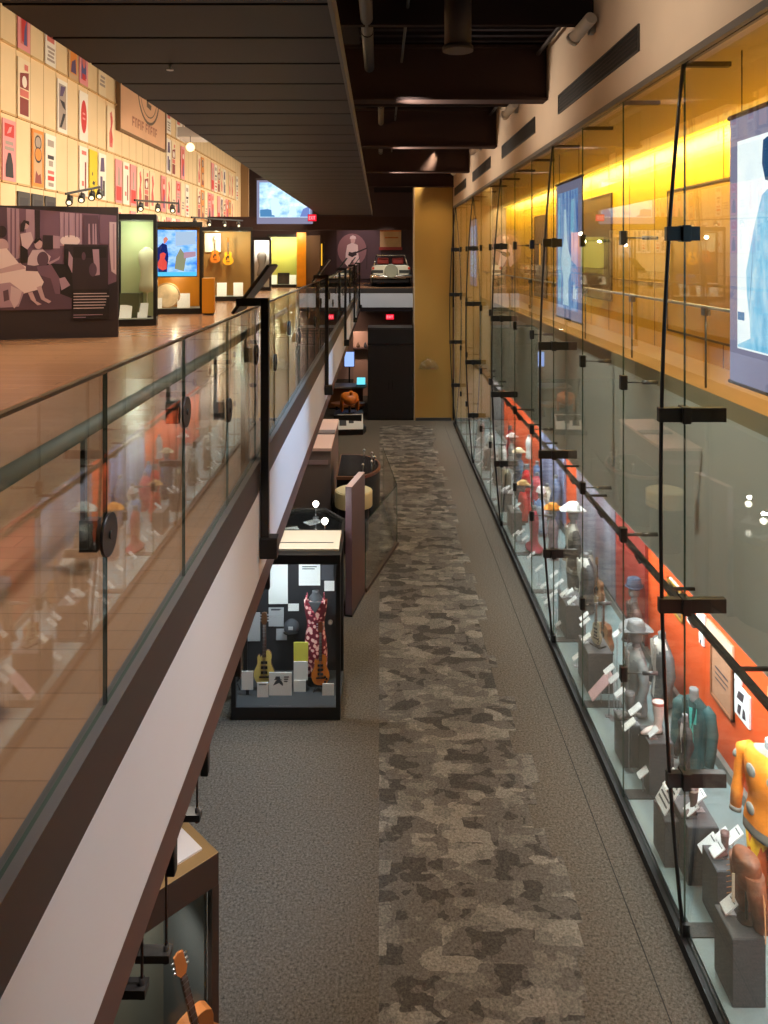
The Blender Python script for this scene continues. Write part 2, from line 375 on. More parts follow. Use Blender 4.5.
# right: cream wall over the glass
struct('wall_right', MB().box(XR, XR + .22, -4, 27, 7.47, 9.6), CREAMP)
struct('trim_glass_head', MB().box(XR - .05, XR + .04, -.5, 26.4, 7.41, 7.47), mat('head_rail', (96, 88, 80), .5))
struct('trim_glass_sill', MB().box(XR - .05, XR + .03, -.5, 26.4, 0, .10, ms=[0, 1, 0, 0, 0, 0]), [DBLACK, BLACK])
# glass wall, one pane between each pair of joints
J0 = 6.47 - 1.63 * 4; NJ = 17
k = 0
for i in range(NJ):
    y0 = J0 + 1.63 * i
    y1 = min(y0 + 1.63, 26.4)
    if y0 > 26.2: break
    o = MB().box(XR - .006, XR + .006, y0 + .006, y1 - .006, .1, 7.41, ms=[1, 1, 1, 0, 1, 0]).build('window_%d' % (i + 1), [RGLASS, EDGE]); o['kind'] = 'structure'
# corridor behind the glass
struct('ceiling_corridor', MB().box(XR + .22, 4.6, -.5, 26.6, 7.5, 7.6), YCEIL)
struct('wall_corridor', MB().box(4.35, 4.55, -.5, 26.6, UF, 7.5), YELLOW)
struct('trim_corridor_seams', MB().box(4.342, 4.349, -.5, 26.6, 5.35, 5.362), mat('seam_ochre', (150, 108, 20), .6))
m = MB(); y = 1.2
while y < 26: m.box(4.342, 4.349, y, y + .012, UF, 7.5); y += 1.22
struct('trim_corridor_joints', m, mat('seam_ochre', (150, 108, 20), .6))
struct('floor_corridor', MB().box(3.44, 4.55, -.5, 26.6, 4.18, UF, ms=[1, 0, 1, 1, 1, 2]), [mat('corridor_floor', (150, 116, 76), .35, var=.05, scale=2), GREYF, mat('corridor_edge', (150, 138, 110), .5)])
struct('trim_cove', MB().box(4.28, 4.35, -.5, 26.6, 7.43, 7.445), emis('cove_strip', (255, 214, 90), 2.2))
struct('wall_soffit', MB().box(3.44, 3.56, -.5, 26.6, 2.05, 4.18), GREYF)
struct('ceiling_showcase', MB().box(3.56, 4.0, -.5, 26.6, 2.6, 2.7), GREYF)
# lower showcase: platform and coloured back wall
ORANGE = mat('orange_back_wall', (222, 84, 30), .55, var=.07, scale=1.2)
struct('wall_showcase', MB().box(3.80, 3.95, -.5, 26.6, 0, 2.6), ORANGE)
struct('trim_showcase_base', MB().box(3.74, 3.80, -.5, 26.6, .12, .24), mat('base_grey', (128, 126, 118), .6))
struct('floor_showcase', MB().box(XR + .03, 3.80, -.5, 26.6, 0, .12), PLAT)
m = MB()
for i in range(1, NJ): m.box(XR + .03, 3.06, J0 + 1.63 * i - .07, J0 + 1.63 * i + .07, .12, .132)
struct('trim_showcase_joints', m, mat('joint_dark', (44, 46, 48), .5))
# end wall of aisle: column and returns
struct('column_far', MB().box(1.22, 2.545, 27, 27.9, 0, 9.0), COLM)
struct('trim_column_edge', MB().box(1.19, 1.22, 26.98, 27.9, 0, 9.0), mat('column_edge', (186, 172, 150), .6))
struct('wall_right_end', MB().box(2.58, 4.6, 26.62, 26.8, 0, 7.6, ms=[0] * 6), CREAMP)
struct('baseboard_far', MB().box(1.25, 2.5, 26.94, 26.99, 0, .1), GREYM)

# air vents in the cream wall
vt = None
for i in range(5):
    y0 = 2.5 + 5.1 * i
    lab = ['long dark air slot in the cream wall, nearest the camera', 'long dark air slot in the cream wall before the first visible black beam',
           'dark air slot in the cream wall between the two nearest black beams', 'dark air slot in the cream wall, third along',
           'dark air slot in the cream wall, farthest along'][i]
    t = thing('air_vent', lab, 'vent', (XR, y0, 7.83), 0, 'air slots in the cream wall')
    MB().box(-.012, -.001, 0, 3.38, 0, .23).build('backing', DBLACK, t)
    f = MB(); f.box(-.02, -.001, -.02, 3.4, -.02, 0); f.box(-.02, -.001, -.02, 3.4, .23, .25); f.box(-.02, -.001, -.02, 0, 0, .23); f.box(-.02, -.001, 3.38, 3.4, 0, .23)
    f.build('frame', mat('vent_frame', (58, 54, 50), .5), t)
    sl = MB(); [sl.bar((-.016, .02, .045 + .045 * q), (-.016, 3.36, .045 + .045 * q), .008, .012) for q in range(4)]
    sl.build('slat', DUCT, t)

# white wall spotlights up by the beams
for i in range(4):
    yy = 9.2 + 5.1 * i
    t = thing('wall_spotlight', 'white tube spotlight on cream wall, ' + ordn(i, 'to camera'), 'spotlight', (XR, yy, 8.5), 0, 'white spotlights high on the cream wall')
    MB().box(-.06, 0, -.06, .06, -.06, .06).build('bracket', STEEL, t, .005)
    b = MB(); b.tube([(-.10, -.24, .06), (-.20, .16, -.06)], [.075, .075], 16); b.tube([(-.2, .16, -.06), (-.22, .2, -.08)], [.085, .085], 16)
    b.build('lamp_body', mat('fixture_white', (222, 214, 202), .5), t)
    MB().bar((-.06, 0, 0), (-.15, -.04, 0), .03).build('arm', STEEL, t)
# conduits and ducts along the dark deck
def run(name, label, x, z, r, y0, y1, m_):
    t = thing(name, label, 'pipe', (x, y0, z))
    MB().tube([(0, 0, 0), (0, y1 - y0, 0)], r, 12).build('tube', m_, t)
    y = .6
    while y < y1 - y0:
        h = MB(); h.box(-.01, .01, y, y + .03, r - .01, 9.0 - z); h.tube([(0, y - .02, 0), (0, y + .05, 0)], r + .008, 12); h.build('hanger', BLACK, t); y += 2.2
run('conduit', 'wide grey pipe running along beside the canopy under the dark ceiling', -.16, 8.62, .075, 2.5, 11.6, PIPE)
run('conduit', 'thin grey conduit along the dark ceiling, middle of the beams', .33, 8.76, .02, 2.5, 26, PIPE)
run('conduit', 'brown conduit high along the cream wall over the spotlights', 2.42, 8.88, .03, 2.5, 26, DUCT)
run('conduit', 'pale pipe seen between the second and third beams', .02, 8.7, .06, 12.1, 21.8, mat('pipe_pale', (110, 98, 86), .5))
t = thing('duct_drop', 'brown round duct drop hanging from the dark ceiling', 'duct', (.86, 8.5, 8.08))
MB().cyl((0, 0, 0), .15, .92, 24).build('duct', DUCT, t); MB().cyl((0, 0, -.03), .17, .05, 24).build('collar', DUCT, t)

# ================================================================ GUARD RAIL (left)
gr = thing('glass_guardrail', 'glass guardrail with handrail along the gallery edge', 'railing', (XL, 0, UF))
cap_z = 1.07
for i in range(-1, 33):
    y0 = .49 + .98 * i; y1 = min(y0 + .98, 32.9)
    MB().box(-.006, .006, y0 + .004, y1 - .004, 0.004, cap_z - .01, ms=[1, 1, 1, 0, 1, 0]).build('glass_pane', [GLASS, EDGE], gr)
    if i == -1: continue
    up = (i % 2 == 1)
    z = .735 if up else .545
    d = MB(); d.cyl((.007, y0, z), .068, .010, 28, axis='x'); d.cyl((.017, y0, z), .014, .006, 16, axis='x')
    d.build('clamp_disc', BLACK, gr)
    b = MB(); b.box(-.075, -.018, y0 - .02, y0 + .02, z - .05, z + .05); b.box(-.075, -.060, y0 - .010, y0 + .010, z, .86)
    b.build('handrail_bracket', mat('bracket_grey', (78, 78, 74), .4, .3), gr)
MB().tube([(-.068, -.49, .875), (-.068, 32.8, .875)], .026, 12).build('handrail', mat('rail_grey_green', (98, 102, 88), .6, 0), gr)
MB().box(-.009, .009, -.49, 32.9, cap_z - .01, cap_z).build('top_cap', mat('cap_bronze', (72, 56, 40), .35, .5), gr)

# outrigger posts on the fascia carrying slanted reading boards
proto = None
for i in range(5):
    yy = 5.36 + 6.22 * i
    lab = 'tall black post with slanted reading board, ' + ('nearest the camera at the guardrail' if i == 0 else ORD[i] + ' nearest along the guardrail')
    if proto is None:
        t = thing('reading_post', lab, 'sign post', (-.80, yy, 3.70), 0, 'black posts outside the guardrail')
        MB().box(-.03, .09, -.05, .05, 0, .145).build('base_bracket', BLACK, t, .006)
        MB().box(-.028, .028, -.028, .028, .145, 1.80).build('post', BLACK, t, .003)
        MB().box(-.20, .028, -.025, .025, 1.745, 1.80).build('arm', BLACK, t, .003)
        M = Matrix.Translation((-.10, .12, 1.86)) @ Matrix.Rotation(R(-53), 4, 'Y')
        b = MB().box(-.21, .21, -.14, .32, -.012, .012, 0, M); ob = b.build('reading_board', mat('board_grey', (66, 66, 70), .4), t, .003)
        q = MB().box(-.19, .19, -.12, .30, .0125, .0135, 0, M); q.build('board_print', mat('board_paper', (150, 146, 140), .6), ob)
        proto = t
    else: dup(proto, (-.80, yy, 3.70), None, lab)

# black hangers and glass fixings hanging under the gallery slab
hp = None
for i, yy in enumerate((3.4, 4.05, 5.0, 6.3)):
    lab = 'black hanger bar below the fascia, ' + ordn(i, 'to camera')
    if hp is None:
        hp = thing('ceiling_hanger', lab, 'hanger', (-.92, yy, 3.38), 0, 'black hangers under the gallery')
        MB().box(-.02, .02, -.025, .025, -.31, 0).build('bar', BLACK, hp, .006); MB().box(-.04, .04, -.04, .04, -.02, 0).build('plate', BLACK, hp)
    else: dup(hp, (-.92, yy, 3.38), None, lab)
rp = None
for i, (yy, L) in enumerate(((3.09, .50), (3.44, .68), (4.02, .48))):
    t = thing('rod_clamp', 'thin dark rod ending in a flat clamp, ' + ordn(i, 'under the gallery'), 'rod', (-.955, yy, 3.38), 0, 'rods with clamps under the gallery')
    MB().cyl((0, 0, -L), .006, L, 8).build('rod', BROWNS, t)
    b = MB(); b.box(-.13, .02, -.03, .03, -L - .04, -L - .005); b.cyl((0, 0, -L - .06), .012, .08, 10); b.build('clamp', TRIMD, t)
# ================================================================ GLASS WALL FIXINGS
def cable_x(z):       # bowed tension cable standing off the glass
    t = (z - 0.1) / 7.3; return -.19 * (1 - (2 * t - 1) ** 2) - .012
LV = [.18, -1.34, -2.94, -4.40]
tp = None
for i in range(6):
    yy = 1.58 + 4.89 * i
    if yy > 26.1: yy = 26.1
    lab = 'black bowed tension cable with clamp bars on the glass wall, ' + ordn(i, 'to camera')
    if tp is None:
        t = thing('cable_truss', lab, 'cable', (XR, yy, 0), 0, 'bowed cables on the glass wall')
        MB().tube([(cable_x(.1 + 7.3 * q / 24), 0, .1 + 7.3 * q / 24) for q in range(25)], .017, 8).build('cable', BLACK, t)
        for dz in LV:
            z = H + dz; b = MB(); b.box(cable_x(z) - .03, .34 if dz < 0 else .12, -.03, .03, z - .06, z + .06)
            b.box(-.035, .035, -.06, .06, z - .07, z + .07); b.build('clamp_bar', BLACK, t, .004)
        MB().box(.01, .38, -.03, .03, 7.38, 7.42).build('head_bracket', DUCT, t)
        MB().box(-.03, .03, -.04, .04, .1, .2).build('foot', BLACK, t)
        tp = t
    else: dup(tp, (XR, yy, 0), None, lab)
gp = None; n = 0
for i in range(NJ):
    yy = J0 + 1.63 * i
    if abs(((yy - 1.58) / 4.89) - round((yy - 1.58) / 4.89)) < .05 or yy > 26 or yy < .5: continue
    lab = 'column of small black clamps on a glass joint, ' + ordn(n, 'to camera'); n += 1
    if gp is None:
        t = thing('glass_fixing', lab, 'clamp', (XR, yy, 0), 0, 'small clamps down the glass joints')
        for dz in LV:
            z = H + dz
            c = MB().box(-.035, .035, -.035, .035, z - .075, z + .075); cl = c.build('clamp', BLACK, t, .004)
            r = MB(); r.tube([(.03, 0, z), (.30, 0, z)], .008, 8); r.tube([(.2, 0, z), (.36, 0, z)], .022, 10); r.build('rod', GREYM, cl)
        MB().box(.01, .38, -.03, .03, 7.38, 7.42).build('head_bracket', DUCT, t)
        gp = t
    else: dup(gp, (XR, yy, 0), None, lab)

# ================================================================ CORRIDOR: handrail, panels, hanging screens
t = thing('corridor_handrail', 'thin metal handrail along the yellow corridor edge', 'handrail', (3.52, 0, UF))
MB().tube([(0, .5, .87), (0, 26.3, .87)], .018, 10).build('rail', STEEL, t)
m = MB(); y = 1.0
while y < 26: m.tube([(0, y, 0), (0, y, .86)], .012, 8); m.box(-.03, .03, y - .05, y + .05, .78, .86); y += 2.44
m.build('post', GREYM, t)
def rectyz(name, label, cat, x, y0, y1, z0, z1, mats, group=None, th=.02, face=-1, frame=None):
    t = thing(name, label, cat, (x, (y0 + y1) / 2, z0), 0, group); w = (y1 - y0) / 2; h = z1 - z0
    a = MB().box(0, -face * th, -w, w, 0, h).build('panel', mats, t)
    if frame:
        f = MB(); e = face * .012
        for (a0, a1, b0, b1) in ((-w, w, 0, .03), (-w, w, h - .03, h), (-w, -w + .03, .03, h - .03), (w - .03, w, .03, h - .03)): f.box(-face * th, e, a0, a1, b0, b1)
        f.build('frame', frame, t)
    return t
BROWNP = mat('corridor_reflection_brown', (122, 92, 40), .3)  # brown tone paints reflections of the left side onto the wall
rectyz('wall_panel', 'dark brown painted reflection, framed, on yellow wall behind the second hanging screen', 'panel', 4.33, 14.4, 16.4, UF + .56, UF + 2.6, BROWNP, frame=mat('bronze_frame', (96, 70, 30), .4))
rectyz('wall_panel', 'tan inset panel with thin frame on yellow wall beside the big bowed cable', 'panel', 4.33, 8.7, 11.6, UF + .3, UF + 2.4, mat('tan_panel', (196, 146, 44), .3), frame=mat('bronze_frame', (96, 70, 30), .4))
rectyz('wall_panel', 'brown painted reflection far down the yellow corridor wall', 'panel', 4.33, 20, 21.6, UF + .3, UF + 2.5, BROWNP, frame=mat('bronze_frame', (96, 70, 30), .4))

SCLOTH = emis('screen_cloth_glow', (150, 148, 178), .85)  # unlit cloth border given a faint glow in its material
def hang_screen(y0, y1, zt, zb, label, picmat, shapes, inset=(.14, .14, .22, .3)):
    """seen from the aisle: u runs from the far edge (0) towards the camera (1), v up"""
    t = thing('hanging_screen', label, 'screen', (3.0, y1, zb), 0, 'hanging projection screens behind the glass')
    w = y1 - y0; h = zt - zb
    MB().box(0, .012, -w, 0, 0, h).build('cloth', SCLOTH, t)
    f = MB(); f.tube([(.006, -w - .02, h), (.006, .02, h)], .022, 10); f.tube([(.006, -w - .02, 0), (.006, .02, 0)], .016, 10); f.build('batten', DUCT, t)
    c = MB()
    for u in (.12, .88): c.tube([(.006, -w * u, h), (.006, -w * u, 7.5 - zb)], .005, 6)
    c.build('hanging_wire', BLACK, t)
    l, r, tp_, bt = inset
    p = MB().ngon([(-.002, -l, bt), (-.002, -w + r, bt), (-.002, -w + r, h - tp_), (-.002, -l, h - tp_)]).build('projected_picture', picmat, t)
    for k, (poly, mm) in enumerate(shapes):
        MB().ngon([(-.004 - .0006 * k, -u * w, v * h) for u, v in poly]).build('picture_shape', mm, p)
    return t
wht = screenmat('pic_white', [(225, 240, 250), (250, 255, 255)], (2, 3, 3), 1.25)
lbl = screenmat('pic_lightblue', [(110, 185, 228), (150, 212, 245), (196, 232, 250)], (5, 9, 4), 1.1)
dbl = emis('pic_steelblue', (84, 140, 190), 1); navy = emis('pic_navy', (40, 84, 130), 1); pbl = emis('pic_paleblue', (205, 235, 252), 1.2)
hang_screen(4.9, 6.6, H + 1.17, H - 1.08, 'nearest large hanging screen showing a pale blue figure on white', wht, [
    ([(.33, .69), (.25, .57), (.205, .48), (.175, .42), (.185, .33), (.21, .25), (.22, .18), (.10, .15), (.09, .145), (.09, .14), (.91, .14), (.91, .52), (.76, .70), (.6, .74), (.45, .73)], lbl),
    ([(.36, .74), (.33, .80), (.34, .88), (.42, .895), (.58, .895), (.64, .84), (.62, .76), (.5, .72)], navy),
    ([(.09, .24), (.16, .24), (.16, .27), (.09, .27)], dbl), ([(.42, .72), (.46, .45), (.54, .44), (.56, .72)], pbl), ([(.205, .25), (.235, .40), (.25, .52), (.225, .38)], dbl)])
strk = screenmat('pic_blue_streaks', [(70, 110, 190), (110, 160, 225), (170, 205, 248), (120, 130, 190)], (1, 9, 1.4), 1.0)
hang_screen(11.44, 13.1, H + 1.18, H - 1.03, 'second hanging screen showing a glowing white guitar on blue', strk, [
    ([(.30, .10), (.52, .10), (.50, .28), (.60, .34), (.62, .44), (.52, .50), (.46, .58), (.42, .80), (.34, .80), (.34, .58), (.24, .50), (.22, .40), (.30, .30)], pbl),
    ([(.68, .16), (.80, .16), (.84, .24), (.78, .22), (.74, .27), (.70, .24)], pbl), ([(.60, .62), (.72, .62), (.72, .86), (.62, .86)], lbl),
    ([(.10, .12), (.22, .12), (.18, .90), (.10, .90)], lbl)], (.12, .22, .16, .16))
hang_screen(24.0, 25.7, H + 1.15, H - 1.0, 'farthest hanging screen, bright blue white, near the end column', screenmat('pic_far_blue', [(90, 150, 230), (190, 220, 250)], (1, 5, 2), 1.2),
    [([(.3, .2), (.7, .2), (.6, .8), (.4, .8)], pbl)])

# track with spot heads inside the lower showcase
t = thing('showcase_track', 'long black lighting track along the top of the orange showcase', 'track light', (3.15, 0, 2.12))
MB().box(-.025, .025, .5, 26, 0, .06).build('track', BLACK, t)
m = MB(); y = 1.9
while y < 26: m.bar((0, y, .03), (.29, y, .03), .03); y += 1.63
m.build('arm', BLACK, t)
y = 1.3
while y < 25.8:
    h = MB(); h.tube([(.01, y, .0), (.05, y, -.09)], [.04, .035], 12); h.build('spot_head', BLACK, t); y += 1.63
# ================================================================ GALLERY: poster wall
PAP = {k: mat('poster_' + k, c, .7) for k, c in dict(cream=(236, 214, 178), white=(238, 228, 214), red=(206, 62, 58), rose=(214, 116, 104), orange=(226, 140, 60),
       black=(52, 46, 50), purple=(96, 76, 110), grey=(170, 152, 140), yellow=(222, 196, 40), maroon=(140, 66, 60), blue=(92, 92, 140), pink=(230, 150, 150), dark=(70, 64, 62), tan=(206, 168, 128)).items()}
PK = list(PAP); PM = [PAP[k] for k in PK]
def pi(k): return PK.index(k)
def poster(y0, z0, w, h, base, prints, label, group='show posters on the cream wall'):
    """u runs along +Y of the wall (0 near end), v up, prints: (shape, colour)"""
    m = MB().box(0, .018, 0, w, 0, h, pi(base))
    for k, (sh, c) in enumerate(prints):
        if sh[0] == 'r':
            _, u0, u1, v0, v1 = sh; poly = [(u0, v0), (u1, v0), (u1, v1), (u0, v1)]
        elif sh[0] == 'e':
            _, cu, cv, ru, rv = sh; poly = [(cu + ru * math.cos(a * .35), cv + rv * math.sin(a * .35)) for a in range(18)]
        else: poly = sh[1]
        m.ngon([(.019 + .0012 * k, u * w, v * h) for u, v in poly], pi(c))
    o = m.build('show_poster', PM); o.location = (XW + .012, y0, z0)
    return tag(o, label, 'poster', group)
ROWZ = [H + 3.86, H + 2.58, H + 1.33, H + .06]; ROWN = ['top', 'second', 'third', 'bottom']
def txt(v0, v1, c, u0=.14, u1=.86, n=3):
    h = (v1 - v0) / n; return [(('r', u0 + .05 * ((i * 7) % 3), u1 - .04 * ((i * 5) % 3), v0 + h * i, v0 + h * (i + .62)), c) for i in range(n)]
D_ = {}
D_['redblue'] = ('pink', [(('r', .2, .8, .1, .92), 'rose'), (('p', [(.3, .15), (.7, .1), (.75, .5), (.5, .9), (.25, .6)]), 'red'), (('p', [(.45, .1), (.72, .1), (.7, .55), (.5, .35)]), 'blue'), (('e', .55, .7, .14, .08), 'white')], 'red and blue figure')
D_['plain'] = ('cream', txt(.2, .45, 'grey'), 'faint cream')
D_['greyred'] = ('white', [(('r', .15, .85, .42, .9), 'rose'), (('r', .25, .75, .5, .8), 'maroon')] + txt(.08, .36, 'grey', n=4), 'rose block and grey type')
D_['orangepurple'] = ('tan', [(('r', .15, .85, .1, .92), 'orange'), (('p', [(.2, .12), (.8, .12), (.7, .4), (.3, .32)]), 'purple'), (('e', .5, .62, .2, .12), 'rose')], 'orange and purple')
D_['pinkblue'] = ('pink', [(('p', [(.2, .1), (.8, .15), (.7, .9), (.25, .85)]), 'blue'), (('e', .5, .55, .22, .22), 'rose'), (('r', .3, .7, .1, .22), 'red')], 'pink and blue')
D_['maroon'] = ('cream', [(('r', .14, .86, .05, .34), 'maroon'), (('r', .14, .86, .36, .48), 'rose'), (('p', [(.14, .5), (.86, .5), (.86, .8), (.14, .74)]), 'maroon'), (('e', .5, .62, .2, .1), 'white'), (('r', .5, .8, .82, .92), 'rose')], 'maroon block print')
D_['pattern'] = ('white', [(('r', .12, .88, .08, .92), 'grey'), (('p', [(.2, .1), (.4, .1), (.7, .3), (.8, .38), (.55, .38)]), 'black'), (('p', [(.8, .45), (.5, .5), (.2, .62), (.7, .6)]), 'black'), (('p', [(.2, .68), (.5, .7), (.8, .9), (.3, .88)]), 'purple')], 'black zigzag')
D_['ellipse'] = ('white', [(('e', .5, .5, .34, .34), 'red'), (('r', .34, .66, .44, .48), 'pink'), (('r', .34, .66, .54, .58), 'pink')], 'red ellipse')
D_['script'] = ('cream', [(('p', [(.3, .1), (.7, .1), (.8, .3), (.6, .5), (.8, .7), (.6, .92), (.35, .85), (.5, .6), (.25, .4)]), 'rose'), (('r', .45, .6, .2, .8), 'red')], 'rose vertical script')
D_['redtop'] = ('pink', [(('r', .14, .86, .72, .93), 'red'), (('p', [(.3, .76), (.6, .8), (.7, .9), (.5, .88)]), 'pink')] + txt(.5, .68, 'grey', n=2) + [(('p', [(.2, .06), (.8, .06), (.76, .28), (.6, .46), (.4, .46), (.22, .25)]), 'black')], 'red topped')
D_['circles'] = ('orange', [(('r', .14, .86, .06, .94), 'tan'), (('e', .5, .78, .3, .13), 'black'), (('e', .5, .78, .24, .1), 'grey'), (('e', .5, .56, .32, .14), 'black'), (('e', .5, .57, .28, .11), 'orange'), (('p', [(.2, .06), (.8, .06), (.7, .24), (.5, .2), (.3, .28)]), 'maroon')], 'orange circles')
D_['stack'] = ('white', [(('r', .2, .8, .78, .9), 'grey'), (('r', .2, .8, .55, .62), 'black'), (('r', .3, .7, .42, .52), 'grey'), (('r', .2, .8, .28, .34), 'rose'), (('r', .2, .8, .16, .24), 'red'), (('r', .25, .75, .05, .12), 'grey')], 'grey and red type')
D_['stripe'] = ('white', [(('r', .25, .8, .84, .92), 'rose'), (('r', .6, .78, .1, .7), 'maroon'), (('r', .25, .5, .2, .3), 'rose')], 'white with maroon stripe')
D_['yellow'] = ('yellow', [(('p', [(.35, .3), (.6, .26), (.75, .36), (.6, .34), (.45, .36)]), 'black'), (('e', .38, .5, .06, .04), 'black')], 'bright yellow')
D_['purple'] = ('white', [(('p', [(.2, .6), (.8, .62), (.7, .92), (.3, .9)]), 'purple'), (('r', .2, .5, .1, .5), 'purple'), (('r', .55, .8, .08, .42), 'black')], 'purple type')
D_['pinkred'] = ('pink', [(('r', .1, .9, .06, .38), 'red'), (('p', [(.3, .4), (.7, .4), (.6, .8), (.4, .85)]), 'grey')], 'pink with red base')
D_['dark'] = ('dark', [(('r', .15, .85, .1, .9), 'black')], 'dark grey')
placed = {0: {1: 'redblue', 3: 'greyred', 5: 'orangepurple', 6: 'pinkblue', 8: 'plain'}, 1: {1: 'maroon', 4: 'pattern', 6: 'ellipse', 9: 'script'},
          2: {0: 'redtop', 2: 'circles', 3: 'stack', 6: 'stripe', 7: 'yellow', 8: 'purple', 10: 'pinkred', 11: 'stripe', 12: 'pinkred'}, 3: {1: 'dark', 2: 'dark', 3: 'dark'}}
rr = random.Random(4); keys = ['redblue', 'greyred', 'maroon', 'pattern', 'script', 'redtop', 'stack', 'stripe', 'purple', 'pinkred', 'plain', 'circles']
for r in range(4):
    k0 = 18 if r < 2 else 13
    if r == 3: k0 = 9
    for k in range(k0, 39):
        if r == 0 and k > 24: continue
        if rr.random() < .62: placed[r][k] = rr.choice(keys)
for r in range(4):
    for n_, k in enumerate(sorted(placed[r])):
        b, pr, nm = D_[placed[r][k]]
        hh = 1.12 if r else 1.16
        poster(13.78 + .59 * k + .035, ROWZ[r] + .02, .50, hh, b, pr, '%s poster, %s of the %s row on the cream wall' % (nm, 'nearest' if n_ == 0 else (ORD[n_] if n_ < 30 else 'farthest') + ' along', ROWN[r]))
lw = mat('ledge_wood', (204, 164, 108), .6)
for r in range(4):
    m = MB(); k = 0
    while k < 39:
        m.box(XW, XW + .05, 13.78 + .59 * k - .6, 13.78 + .59 * k - .06, ROWZ[r] - .02, ROWZ[r] + .015); k += 1
    struct('trim_ledge_%d' % (r + 1), m, lw)
# big banner with an emblem
t = thing('emblem_banner', 'big peach framed banner with round emblem high on the poster wall', 'banner', (XW, 19.85, H + 3.27))
MB().box(.03, .09, 0, 4.2, 0, 1.9).build('board', mat('banner_peach', (226, 176, 138), .7, var=.05, scale=1), t)
f = MB(); bw = mat('banner_frame', (124, 92, 60), .6)
for a in ((0, 4.2, -.06, 0), (0, 4.2, 1.9, 1.96), (-.07, 0, -.06, 1.96), (4.2, 4.27, -.06, 1.96)): f.box(.02, .12, *a)
f.build('frame', bw, t)
ink = mat('banner_ink', (112, 92, 78), .7)
e = MB(); n_ = 40
for (ru, rv, w_) in ((1.05, .92, .08), (.82, .72, .035)):
    for i in range(n_):
        a0, a1 = 2 * math.pi * i / n_, 2 * math.pi * (i + 1) / n_
        e.ngon([(.092, 2.5 + ru * math.cos(a0), 1.42 + rv * math.sin(a0)), (.092, 2.5 + ru * math.cos(a1), 1.42 + rv * math.sin(a1)),
                (.092, 2.5 + (ru - w_) * math.cos(a1), 1.42 + (rv - w_) * math.sin(a1)), (.092, 2.5 + (ru - w_) * math.cos(a0), 1.42 + (rv - w_) * math.sin(a0))])
e.ngon([(.092, 2.3, 1.0), (.092, 2.7, .95), (.092, 2.75, 1.1), (.092, 2.45, 1.12), (.092, 2.42, 1.4), (.092, 2.3, 1.4)])
e.ngon([(.092, 2.6, 1.3), (.092, 2.9, 1.25), (.092, 2.95, 1.5), (.092, 2.7, 1.6)])
e.build('emblem', ink, t)
b = MB(); u = 1.0
for i, wd in enumerate((.22, .2, .2, .1, .2, .12, .22, .2, .2, .2, .2)):      # worn lettering, strokes only
    if i in (5,): u += .12; continue
    b.ngon([(.092, u, .24), (.092, u + .06, .24), (.092, u + .06, .5), (.092, u, .5)])
    b.ngon([(.092, u + .06, .44), (.092, u + wd - .02, .44), (.092, u + wd - .02, .5), (.092, u + .06, .5)])
    if i % 2: b.ngon([(.092, u + wd - .07, .24), (.092, u + wd - .02, .24), (.092, u + wd - .02, .44), (.092, u + wd - .07, .44)])
    else: b.ngon([(.092, u + .06, .33), (.092, u + wd - .04, .33), (.092, u + wd - .04, .38), (.092, u + .06, .38)])
    u += wd + .03
b.build('worn_lettering', mat('banner_ink_red', (176, 116, 92), .7), t)

# projector hung by the wall and a round lamp
t = thing('projector', 'grey projector box hanging in front of the poster wall', 'projector', (-4.75, 19.6, H + 2.93))
MB().box(-.3, .3, -.45, .45, 0, .26).build('body', mat('projector_grey', (176, 170, 168), .5), t, .03)
MB().box(-.17, .17, -.15, .15, .26, .38).build('mount_plate', GREYM, t)
MB().cyl((0, 0, .38), .025, 1.9, 12).build('pole', GREYM, t); MB().cyl((.3, -.2, .13), .08, .08, 20, axis='x').build('lens', BLACK, t)
t = thing('globe_lamp', 'small glowing round lamp beneath the grey projector', 'lamp', (-4.72, 19.16, H + 2.68))
MB().loft([(-.11, .02, .02), (-.08, .075, .075), (0, .108, .108), (.08, .075, .075), (.11, .03, .03)], 20).build('globe', emis('lamp_glow', (255, 226, 170), 2.2), t)
MB().cyl((0, 0, .1), .01, 2.2, 8).build('stem', GREYM, t)
t = thing('sprinkler', 'small sprinkler head under the dark slatted canopy', 'sprinkler', (-1.65, 6.05, 7.25))
MB().cyl((0, 0, 0), .028, .01, 16).build('deflector', STEEL, t); MB().cyl((0, 0, .01), .012, .04, 10).build('stem', STEEL, t)

# ---------------------------------------------------------------- printed photo panel (family room scene)
pp = thing('photo_panel', 'large purple toned photo panel of a family sitting at home with text lines', 'display panel', (-4.58, 13.46, UF), 14.4)
MB().box(-2.15, 0, 0, .12, 0, 2.27).build('board', mat('panel_dark', (50, 42, 48), .55), pp)
PC = {k: mat('photo_' + k, c, .6) for k, c in dict(bg=(118, 88, 110), lite=(172, 140, 160), pale=(206, 180, 192), white=(230, 208, 212), mid=(92, 68, 86), dark=(52, 40, 48), black=(34, 28, 32), skin=(196, 162, 172), text=(210, 186, 192)).items()}
pk = list(PC); pcount = [0]
def ph(poly, c):
    pcount[0] += 1
    MB().ngon([((x - 700) / 700 * 1.89, -.001 - .0007 * pcount[0], (870 - y) / 770 * 2.27) for x, y in poly], 0).build('printed_picture', PC[c], None)
shapes = []
pm = MB()
def P(poly, c):
    pcount[0] += 1; pm.ngon([((x - 700) / 700 * 1.89, -.001 - .0007 * pcount[0], (870 - y) / 770 * 2.27) for x, y in poly], pk.index(c))
def PE(cx, cy, rx, ry, c): P([(cx + rx * math.cos(a * math.pi / 9), cy + ry * math.sin(a * math.pi / 9)) for a in range(18)], c)
P([(-90, 104), (690, 150), (690, 540), (430, 640), (-90, 640)], 'bg')
